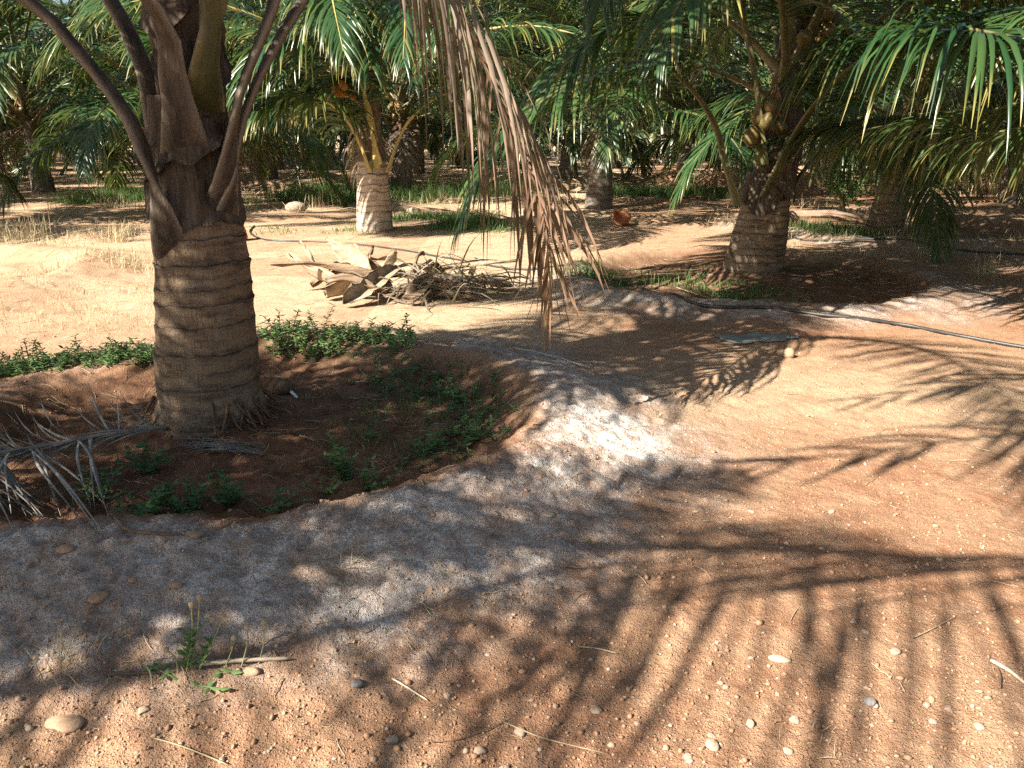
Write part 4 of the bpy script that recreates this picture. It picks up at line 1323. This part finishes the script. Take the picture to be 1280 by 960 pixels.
stick([(250, 834), (300, 830), (364, 827)], .007, 'wood', 'pale dry split stick beside the flowering weed', .012)
stick([(130, 846), (185, 843), (250, 838)], .004, 'twig', 'dark thin twig lying left of the flowering weed', .006)
stick([(642, 437), (680, 445), (738, 462)], .008, 'wood', 'long pale stick lying on the salt crusted rim behind the basin', .012)
stick([(122, 662), (160, 667), (232, 672)], .008, 'twig', 'brown stick along the foot of the front basin wall', .01)
stick([(190, 924), (230, 936), (285, 958)], .0022, 'drystraw', 'long pale straw on the lit soil at the bottom left')
stick([(490, 850), (510, 862), (535, 878)], .003, 'wood', 'short pale twig on the lit soil near the bottom centre')
stick([(722, 810), (748, 813), (772, 819)], .0025, 'drystraw', 'pale straw lying across a leaf shadow in the lower centre')
stick([(708, 709), (720, 711), (732, 712)], .004, 'twig', 'short dark twig at the edge of the salt crust')
stick([(1238, 828), (1262, 842), (1282, 858)], .006, 'wood', 'grey stick entering at the lower right edge', .008)
stick([(1245, 834), (1250, 848), (1250, 862)], .004, 'twig', 'dark forked twig under the grey stick at the right edge', .006)
stick([(1140, 800), (1165, 788), (1195, 772)], .0018, 'drystraw', 'thin curved straw near the lower right leaf shadows')
stick([(630, 905), (680, 925), (760, 945)], .002, 'drystraw', 'thin long straw at the bottom centre')
stick([(845, 360), (875, 370), (905, 378)], .006, 'drystraw', 'pale stalk lying in the shade next to the black pipe', .008)
stick([(345, 500), (330, 512), (322, 528)], .002, 'drystraw', 'thin bent straw below the dark coconut husk')
stick([(540, 930), (580, 925), (640, 900)], .0018, 'twig', 'fine dark root on the lit soil near the bottom centre')
# white scrap by the husk
stick([(356, 486), (366, 494), (372, 500)], .011, 'white', 'small white scrap lying right of the dark coconut husk', .014, 'white_scrap', 'scrap')

# ------------------------------------------------------------------ pipes
def pipe(pix, rad, label, name, n=70, mat='hose'):
    pts = [gpx(*q) for q in pix]
    c = catmull(pts, n)
    c[:, 2] = gh(c[:, 0], c[:, 1])
    k = np.ones(5) / 5
    c[2:-2, 2] = np.convolve(c[:, 2], k, 'valid')
    c[:, 2] += rad * .85
    mb = MB()
    mb.tube(c, rad, 8, 0, None, 1., cap=False)
    return tag(mb.build(name, [M[mat]], loc=c[0]), label, 'pipe')


pipe([(716, 331), (740, 342), (775, 353), (815, 368), (860, 378), (915, 386), (985, 389), (1060, 398), (1130, 409), (1200, 421), (1290, 438), (1400, 455)], .015, 'thick black irrigation pipe crossing the earth in front of the right-hand basin', 'irrigation_pipe')
pipe([(968, 286), (990, 297), (1040, 302), (1120, 308), (1200, 314), (1300, 320)], .014, 'thin black pipe running right from behind the dark nut palm', 'irrigation_pipe')
pipe([(318, 283), (313, 292), (335, 301), (400, 303), (470, 309), (550, 322), (640, 337), (716, 331)], .012, 'thin grey drip line curving over the sunlit earth behind the husk pile', 'drip_line')

# grey sack pressed into the soil
p = gpx(945, 425)
mb = MB()
na, nr = 40, 8
V = []
for lay in (1, 0):
    for k in range(nr + 1):
        for q in range(na):
            a = q * 2 * np.pi / na
            ed = 1 + .22 * math.sin(2 * a + .6) + .12 * math.sin(5 * a) + .08 * math.sin(9 * a + 1)
            xx, yy = p[0] + .26 * ed * math.cos(a) * k / nr, p[1] + .13 * ed * math.sin(a) * k / nr
            V.append((xx, yy, H(xx, yy) + (.006 if lay == 0 else .016) + lay * .014 * vnoise(np.array([xx * 14]), np.array([yy * 22]), 5)[0] * (1 - .7 * (k / nr) ** 3)))
fs = []
o2 = (nr + 1) * na
for k in range(nr):
    for q in range(na):
        q2 = (q + 1) % na
        fs.append([k * na + q, (k + 1) * na + q, (k + 1) * na + q2, k * na + q2])
        fs.append([o2 + k * na + q, o2 + k * na + q2, o2 + (k + 1) * na + q2, o2 + (k + 1) * na + q])
for q in range(na):
    q2 = (q + 1) % na
    fs.append([nr * na + q, o2 + nr * na + q, o2 + nr * na + q2, nr * na + q2])
mb.add(V, fs)
tag(mb.build('flat_sack', [M['sack']], loc=p), 'flat grey green piece of sacking lying on the shaded earth before the pipe', 'sack')


# ------------------------------------------------------------------ pile of dry frond bases
def shell(pts, wid, depth, label, mat, seed, roll=0., n=16, name='dry_frond_base'):
    """a dry trough-shaped frond base along a centre line"""
    c = catmull(pts, n)
    tg = np.gradient(c, axis=0)
    tg /= np.linalg.norm(tg, axis=1)[:, None]
    up = np.array([0, 0, 1.])
    sd = np.cross(tg, up)
    sd /= np.linalg.norm(sd, axis=1)[:, None] + 1e-9
    nn = np.cross(sd, tg)
    s2 = sd * math.cos(roll) + nn * math.sin(roll)
    n2 = nn * math.cos(roll) - sd * math.sin(roll)
    s = np.linspace(0, 1, n)
    w_ = wid * np.interp(s, [0, .12, .45, .8, 1], [.55, 1., .8, .42, .22])
    mb = MB()
    m_ = 9
    u = np.linspace(-1, 1, m_)
    V = []
    w_ = w_ * (1 + .35 * (vnoise(np.arange(n) * .9, np.full(n, seed * 3.3), seed) - .5) + .25 * (vnoise(np.arange(n) * 2.1, np.full(n, seed * 1.3), seed + 4) - .5))
    for lay in (0, 1):
        for i_ in range(n):
            wob = .03 * (vnoise(np.array(u * 2 + seed), np.full(m_, i_ * .4), seed) - .5) * 2
            r_ = (u * u) * depth * (w_[i_] / wid) + wob - lay * (.006 + .022 * (1 - u * u) * w_[i_] / wid)
            V.append(c[i_] + np.outer(u * w_[i_] * .5, s2[i_]) + np.outer(r_, n2[i_]))
    V = np.array(V).reshape(2, n, m_, 3)
    fs = []
    for lay in (0, 1):
        for i_ in range(n - 1):
            for j_ in range(m_ - 1):
                b = lay * n * m_ + i_ * m_ + j_
                q = [b, b + 1, b + m_ + 1, b + m_]
                fs.append(q if lay == 0 else q[::-1])
    o2 = n * m_
    for i_ in range(n - 1):
        for j_ in (0, m_ - 1):
            b = i_ * m_ + j_
            fs.append([b, b + m_, o2 + b + m_, o2 + b])
    for i_ in (0, n - 1):
        for j_ in range(m_ - 1):
            b = i_ * m_ + j_
            fs.append([b, b + 1, o2 + b + 1, o2 + b])
    mb.add(V.reshape(-1, 3), fs)
    return tag(mb.build(name, [M[mat]], loc=c[0]), label, 'frond base')


def pp(px, py, up=0., back=0.):
    q = gpx(px, py + 0.)
    return q + np.array([0, back, up])


shell([pp(408, 377, .06), pp(450, 372, .10), pp(490, 362, .12), pp(545, 352, .05)], .26, .07, 'broad pale dry frond base lowest at the left front of the husk pile', 'drybase', 1, .35)
shell([pp(447, 368, .10), pp(415, 366, .12), pp(385, 358, .19), pp(362, 350, .27)], .20, .05, 'pale curved frond base with upturned tip at the left end of the husk pile', 'drybase', 2, -.5)
shell([pp(462, 360, .12), pp(444, 352, .22), pp(425, 345, .30), pp(413, 342, .36)], .26, .08, 'wide pale frond base standing up at the back left of the husk pile', 'drybase', 3, .7)
shell([pp(432, 386, .04), pp(460, 378, .12), pp(484, 368, .2), pp(500, 362, .2), pp(506, 372, .06)], .18, .08, 'hooked tan frond base arching over the dark hollow of the husk pile', 'drybase', 4, -.6)
shell([pp(455, 362, .1), pp(461, 352, .22), pp(468, 346, .33)], .10, .03, 'narrow dark edged frond base sticking up at the top of the husk pile', 'drybase_dark', 5, .4)
shell([pp(404, 358, .08), pp(391, 346, .2), pp(378, 338, .32)], .08, .03, 'thin frond base poking up at the back left of the husk pile', 'drybase', 6, -.3)
shell([pp(545, 362, .08), pp(510, 360, .16), pp(475, 356, .20), pp(440, 352, .16)], .20, .06, 'long pale frond base across the middle of the husk pile', 'drybase', 7, .25)
shell([pp(508, 384, .05), pp(530, 374, .13), pp(548, 364, .15), pp(572, 358, .07)], .16, .06, 'dark brown frond base in front of the hollow of the husk pile', 'drybase_dark', 8, -.4)
shell([pp(640, 366, .06), pp(606, 364, .10), pp(570, 362, .11), pp(540, 360, .08)], .15, .04, 'dark flat frond base at the right end of the husk pile', 'drybase_dark', 9, .15)
shell([pp(420, 345, .05), pp(450, 338, .1), pp(490, 334, .07), pp(530, 336, .03)], .2, .06, 'pale frond base at the very back of the husk pile', 'drybase', 10, .3)
rg = np.random.default_rng(87)
for q in range(14):
    a_ = pp(rg.uniform(415, 600), rg.uniform(352, 378), rg.uniform(.05, .2))
    d_ = np.array([rg.normal(0, .22), rg.normal(0, .12), rg.normal(.02, .1)])
    c_ = np.stack([a_ - d_, a_ + [0, 0, rg.uniform(0, .06)], a_ + d_, a_ + d_ * 1.6 + [0, 0, rg.normal(-.04, .06)]])
    c_[:, 2] = np.maximum(c_[:, 2], gh(c_[:, 0], c_[:, 1]) + .03)
    o = shell(list(c_), rg.uniform(.05, .13), rg.uniform(.02, .05), 'small broken strip of dry frond base jumbled in the husk pile', ['drybase', 'drybase_dark', 'drybase_dark'][q % 3], 30 + q, rg.normal(0, .8), 12, 'husk_strip')
    tag(o, None, None, 'broken strips in the husk pile')
rg = np.random.default_rng(88)
mb = MB()
b0 = gpx(565, 368)
nL = 230
bx = np.stack([b0[0] + rg.normal(-.12, .36, nL), b0[1] + rg.normal(0, .22, nL), np.zeros(nL)], 1)
bx[:, 2] = gh(bx[:, 0], bx[:, 1]) + np.abs(rg.normal(.08, .06, nL))
dd = rg.normal(0, 1, (nL, 3)) * np.array([1, .5, .25]) + np.array([.25, -.1, .28])
leaflets(mb, bx, dd, rg.uniform(.2, .55, nL), rg.uniform(.012, .03, nL), rg.uniform(.2, .5, nL), rg.random(nL), 0, 5, None, 0., rg.normal(0, 1.2, nL))
vv = mb.v[-1]
vv[:, 2] = np.maximum(vv[:, 2], gh(vv[:, 0], vv[:, 1]) + .004)
for q in range(26):
    a = np.array([b0[0] + rg.normal(-.1, .3), b0[1] + rg.normal(0, .15), 0])
    d = rg.normal(0, .16, 3)
    pts = [a, a + d * [1, .6, 0] + [0, 0, rg.uniform(.08, .22)], a + 2 * d * [1, .6, 0]]
    pts = [np.array([q_[0], q_[1], q_[2] + H(q_[0], q_[1]) + .02]) for q_ in pts]
    mb.tube(catmull(pts, 9), rg.uniform(.003, .008), 5, 1, None, cap=False)
tag(mb.build('dry_leaf_bundle', [M['dryleaf'], M['twig']], loc=b0), 'tangled bundle of dry brown leaflets at the right side of the husk pile', 'dry leaves')

# ------------------------------------------------------------------ fallen grey frond at the left
b = at_depth(211, 533, 3.62)
e = at_depth(0, 566, 3.28)
pts = catmull([b, (b * .6 + e * .4) + [0, 0, .01], e, e + (e - b) * .9 + [0, 0, .02], e + (e - b) * 1.7 + [0, -.05, -.05]], 40)
root = empty('fallen_frond', (b[0], b[1], H(b[0], b[1])), 'fallen grey dead palm frond lying in the basin at the left edge with drooping leaflets', 'dead frond')
mb = MB()
mb.tube(pts, np.interp(np.linspace(0, 1, 40), [0, .03, 1], [.006, .013, .006]), 8, 0, None, .7)
o = mb.build('rachis', [M['grey_rachis']], root, loc=np.array(root.location))
o.location = (0, 0, 0)
rg = np.random.default_rng(99)
mb = MB()
s = np.linspace(0, 1, 40)
# upper side: sparse clusters curling up
q = np.concatenate([.02 + .03 * rg.random(6), .10 + .05 * rg.random(8), .19 + .06 * rg.random(5), .27 + .2 * rg.random(22), rg.uniform(.4, 1, 26)])
P = np.stack([np.interp(q, s, pts[:, j_]) for j_ in range(3)], 1)
k = len(q)
d0 = np.stack([rg.normal(-.75, .25, k), rg.normal(.35, .22, k), rg.uniform(.0, .4, k)], 1)
leaflets(mb, P, d0, rg.uniform(.07, .32, k), rg.uniform(.007, .013, k), rg.normal(-.5, .35, k), rg.random(k), 0, 6, None, .5 * rg.random(k), rg.normal(0, 1.6, k))
# lower side: short stubs, then long bundles hanging to the soil
q = rg.uniform(.02, .95, 150)
P = np.stack([np.interp(q, s, pts[:, j_]) for j_ in range(3)], 1)
k = len(q)
d0 = np.stack([rg.normal(-.75, .1, k), rg.normal(-.55, .12, k), rg.normal(-.05, .1, k)], 1)
leaflets(mb, P, d0, rg.uniform(.14, .32, k), rg.uniform(.010, .018, k), rg.uniform(.1, .3, k), rg.random(k), 0, 5, None, .3 + .6 * rg.random(k), rg.normal(0, .8, k))
for (q0, q1, num, tx, ty, tl) in [(.08, .30, 9, 112, 648, .03), (.28, .52, 15, 35, 650, .06), (.45, .7, 10, -40, 640, .06)]:
    for _ in range(num):
        qq = float(np.clip((q0 + q1) / 2 + rg.normal(0, .035) + (.1 if rg.random() < .2 else 0), .02, .95))
        a = np.array([np.interp(qq, s, pts[:, j_]) for j_ in range(3)])
        t = gpx(tx + rg.normal(0, 16), ty + rg.normal(0, 12)) + np.array([0, 0, .02])
        m1 = a * .45 + t * .55 + np.array([rg.normal(0, .015), -.02, .07 + rg.normal(0, .02)])
        c = catmull([a, m1, t], 10)
        c[:, 2] = np.maximum(c[:, 2], gh(c[:, 0], c[:, 1]) + .006)
        mb.tube(c, np.interp(np.linspace(0, 1, 10), [0, .4, 1], [.004, .0085, .0015]), 4, 0, (rg.random(), .2, .15 * rg.random()), .22, cap=False)
o = mb.build('leaflets', [M['greyleaf']], root, loc=np.array(root.location))
o.location = (0, 0, 0)
# bundle of thin dry leaflets right of it
mb = MB()
for _ in range(34):
    a = gpx(rg.uniform(215, 260), rg.uniform(548, 572)) + np.array([0, 0, .012])
    t = gpx(rg.uniform(290, 335), rg.uniform(556, 572)) + np.array([0, 0, .010])
    c = catmull([a, (a + t) / 2 + [0, rg.normal(0, .02), .015], t], 8)
    c[:, 2] = np.maximum(c[:, 2], gh(c[:, 0], c[:, 1]) + .005)
    mb.tube(c, .0022, 4, 0, (rg.random(), .3, .2), .5, cap=False)
tag(mb.build('dry_leaflets', [M['greyleaf']], loc=gpx(240, 560)), 'loose bundle of thin grey dry leaflets lying in front of the nearest trunk', 'dry leaves')

# ------------------------------------------------------------------ far background
c0, c1 = at_depth(318, 208, 33), at_depth(445, 208, 32.5)
mb = MB()
d = (c1 - c0)[:2] / np.linalg.norm((c1 - c0)[:2])
nrm = np.array([-d[1], d[0]])
L_ = np.linalg.norm((c1 - c0)[:2])
for row in range(3):
    off = .2 * (row % 2)
    x_ = -off
    while x_ < L_:
        a_, b_ = max(x_, 0) + .006, min(x_ + .4, L_) - .006
        if b_ - a_ > .05:
            q = []
            for zz in (row * .2 + .005, row * .2 + .195):
                for (s_, t_) in ((a_, 0), (b_, 0), (b_, .15), (a_, .15)):
                    xy = c0[:2] + d * s_ + nrm * t_
                    q.append((*xy, zz + H(*c0[:2])))
            mb.add(q, [[0, 1, 2, 3], [4, 5, 6, 7], [0, 1, 5, 4], [1, 2, 6, 5], [2, 3, 7, 6], [3, 0, 4, 7]])
        x_ += .4
tag(mb.build('block_wall', [M['wall']], smooth=False, loc=np.array([*c0[:2], 0])), 'low grey concrete block wall far behind the palms at the left', 'wall')


def heap(pp_, size, seed, label):
    p = gpx(*pp_)
    mb = MB()
    rg = np.random.default_rng(seed)
    a, r = rg.uniform(0, 6.28, 160), np.sqrt(rg.random(160))
    v, f = ico()
    for q in range(160):
        s_ = rg.uniform(.08, .26)
        c = np.array([p[0] + np.cos(a[q]) * r[q] * size[0], p[1] + np.sin(a[q]) * r[q] * size[1], p[2] + size[2] * (1 - r[q] ** 1.5) * rg.uniform(.3, 1)])
        mb.add(v * (1 + rg.normal(0, .15, (12, 1))) * s_ * [1.3, 1, .7] + c, f)
    return tag(mb.build('rubble_heap', [M['rubble']], smooth=False, loc=p), label, 'rubble')


heap((895, 196), (1.7, 1.0, .55), 1, 'low pale rubble heap in the sun in the gap left of the dark nut palm')
heap((715, 192), (1.5, 1.0, .6), 2, 'pale rubble heap behind the stout shaded palm')
heap((425, 200), (1.2, .8, .3), 3, 'pale rubble heap at the right end of the low grey wall')


def shrub(pp_, w_, h_, seed, label, mat='weed', num=1500, leaf=.11):
    p = gpx(*pp_)
    rg = np.random.default_rng(seed)
    root = empty('shrub', p, label, 'shrub', 'shrubs behind the palms')
    ms, ml = MB(), MB()
    cents = []
    for q in range(11):
        a = rg.uniform(0, 6.28)
        t = np.array([np.cos(a) * w_ * rg.uniform(.1, .9), np.sin(a) * w_ * rg.uniform(.1, .9), h_ * rg.uniform(.35, .95)])
        ms.tube(catmull([(0, 0, -.05), t * [.4, .4, .6], t], 7), np.linspace(.02, .006, 7), 5, 0, None, cap=False)
        cents.append(t)
    cents = np.array(cents)
    c = cents[rg.integers(0, 11, num)] + rg.normal(0, 1, (num, 3)) * [.26 * w_, .26 * w_, .17 * h_]
    c[:, 2] = np.maximum(c[:, 2], .05)
    leaflets(ml, c, rg.normal(0, 1, (num, 3)) + [0, 0, .3], rg.uniform(.6, 1.2, num) * leaf, rg.uniform(.4, .6, num) * leaf, np.full(num, .3), rg.random(num), 0, 2)
    ms.build('stem', [M['bark']], root)
    ml.build('foliage', [M[mat]], root)


shrub((905, 206), 1.6, 1.7, 1, 'bright green shrub in the sunlit gap left of the dark nut palm', leaf=.16)
shrub((735, 205), 1.2, 2.0, 2, 'bright green shrub seen behind the stout shaded palm', leaf=.16)
shrub((592, 222), 1.1, 1.5, 3, 'light green shrub behind the dead hanging frond')
shrub((838, 200), 1.0, 1.2, 4, 'dull green shrub beside the pale rubble in the gap', 'weed_dim')
shrub((1052, 272), .35, .9, 5, 'bright green bush at the foot of the leaning palm near the right edge', 'weed', 700, .09)
shrub((20, 215), 1.5, 1.6, 6, 'dark green undergrowth bush at the far left edge', 'weed_dim', leaf=.16)
shrub((135, 200), 1.3, 2.2, 7, 'light green bush between the far left palm and the nearest trunk', leaf=.16)


def post(px_, py_, h_, r_, label, mat='post', name='fence_post', cat='post'):
    p = gpx(px_, py_)
    mb = MB()
    z = np.linspace(-.1, h_, 8)
    mb.tube(np.stack([p[0] + .02 * np.sin(z * 2), p[1] + z * 0, p[2] + z], 1), r_ * np.interp(z, [0, h_], [1.05, .9]), 8, 0, None)
    return tag(mb.build(name, [M[mat]], loc=p), label, cat)


for q, (a, h_, lb) in enumerate([(826, 2.2, 'leftmost pale post in the sunlit gap beside the rubble'), (838, 2.4, 'second pale post from the left in the sunlit gap'), (851, 2.1, 'pale post in the sunlit gap nearest the green shrub'),
                                 (697, 2.3, 'pale post between two dark trunks behind the dead frond')]):
    post(a, 205, h_, .07, lb)
post(664, 208, 2.4, .09, 'blue grey post far behind the dead hanging frond', 'bluepost')

# distant wood closing off the plantation
rg = np.random.default_rng(111)
mb = MB()
nT = 26000
xx = rg.uniform(-52, 52, nT)
yy = rg.uniform(43, 56, nT)
top = 4.5 + 3.5 * vnoise(xx * .25, yy * .1, 5)
zz = .2 + top * rg.random(nT) ** .8
dd = rg.normal(0, 1, (nT, 3)) * [1, 1, .5]
leaflets(mb, np.stack([xx, yy, zz], 1), dd, rg.uniform(.6, 1.5, nT), rg.uniform(.10, .22, nT), rg.uniform(.3, .8, nT), rg.random(nT), 0, 3)
stuff(mb, 'distant_wood', [M['leaf_far']], 'dark mass of distant palm foliage closing the back of the plantation', 'woods')
#ENDPART2

# ------------------------------------------------------------------ lighting, sky, camera
SUN_EL, SUN_AZ = R(38), math.atan2(-.80, -.60)     # azimuth clockwise from +Y
to_sun = Vector((math.sin(SUN_AZ) * math.cos(SUN_EL), math.cos(SUN_AZ) * math.cos(SUN_EL), math.sin(SUN_EL)))
w = bpy.data.worlds.new('World')
scene.world = w
w.use_nodes = True
nt = w.node_tree
nt.nodes.clear()
sky = nt.nodes.new('ShaderNodeTexSky')
sky.sky_type = 'NISHITA'
sky.sun_disc = False
sky.sun_elevation = SUN_EL
sky.sun_rotation = SUN_AZ % (2 * math.pi)
sky.dust_density = 1.5
bg = nt.nodes.new('ShaderNodeBackground')
bg.inputs[1].default_value = .05
wo = nt.nodes.new('ShaderNodeOutputWorld')
nt.links.new(sky.outputs[0], bg.inputs[0])
nt.links.new(bg.outputs[0], wo.inputs[0])
sl = bpy.data.lights.new('sun', 'SUN')
sl.energy = 5.0
sl.angle = R(.55)
sl.color = (1, .93, .80)
so = bpy.data.objects.new('sun', sl)
col.objects.link(so)
so.rotation_euler = to_sun.to_track_quat('Z', 'Y').to_euler()
cam = bpy.data.cameras.new('camera')
cam.sensor_width = 36
cam.lens = 36 * F
cam.clip_start = .05
cam.clip_end = 2000
co = bpy.data.objects.new('camera', cam)
col.objects.link(co)
co.location = CAM
co.rotation_euler = (math.pi / 2 - PITCH, 0, 0)
scene.camera = co
scene.view_settings.view_transform = 'Standard'
scene.view_settings.look = 'None'
scene.view_settings.exposure = 1.62
scene.view_settings.gamma = 1
cy = scene.cycles
cy.max_bounces = 6
cy.diffuse_bounces = 2
cy.glossy_bounces = 2
cy.transmission_bounces = 4
cy.use_denoising = False
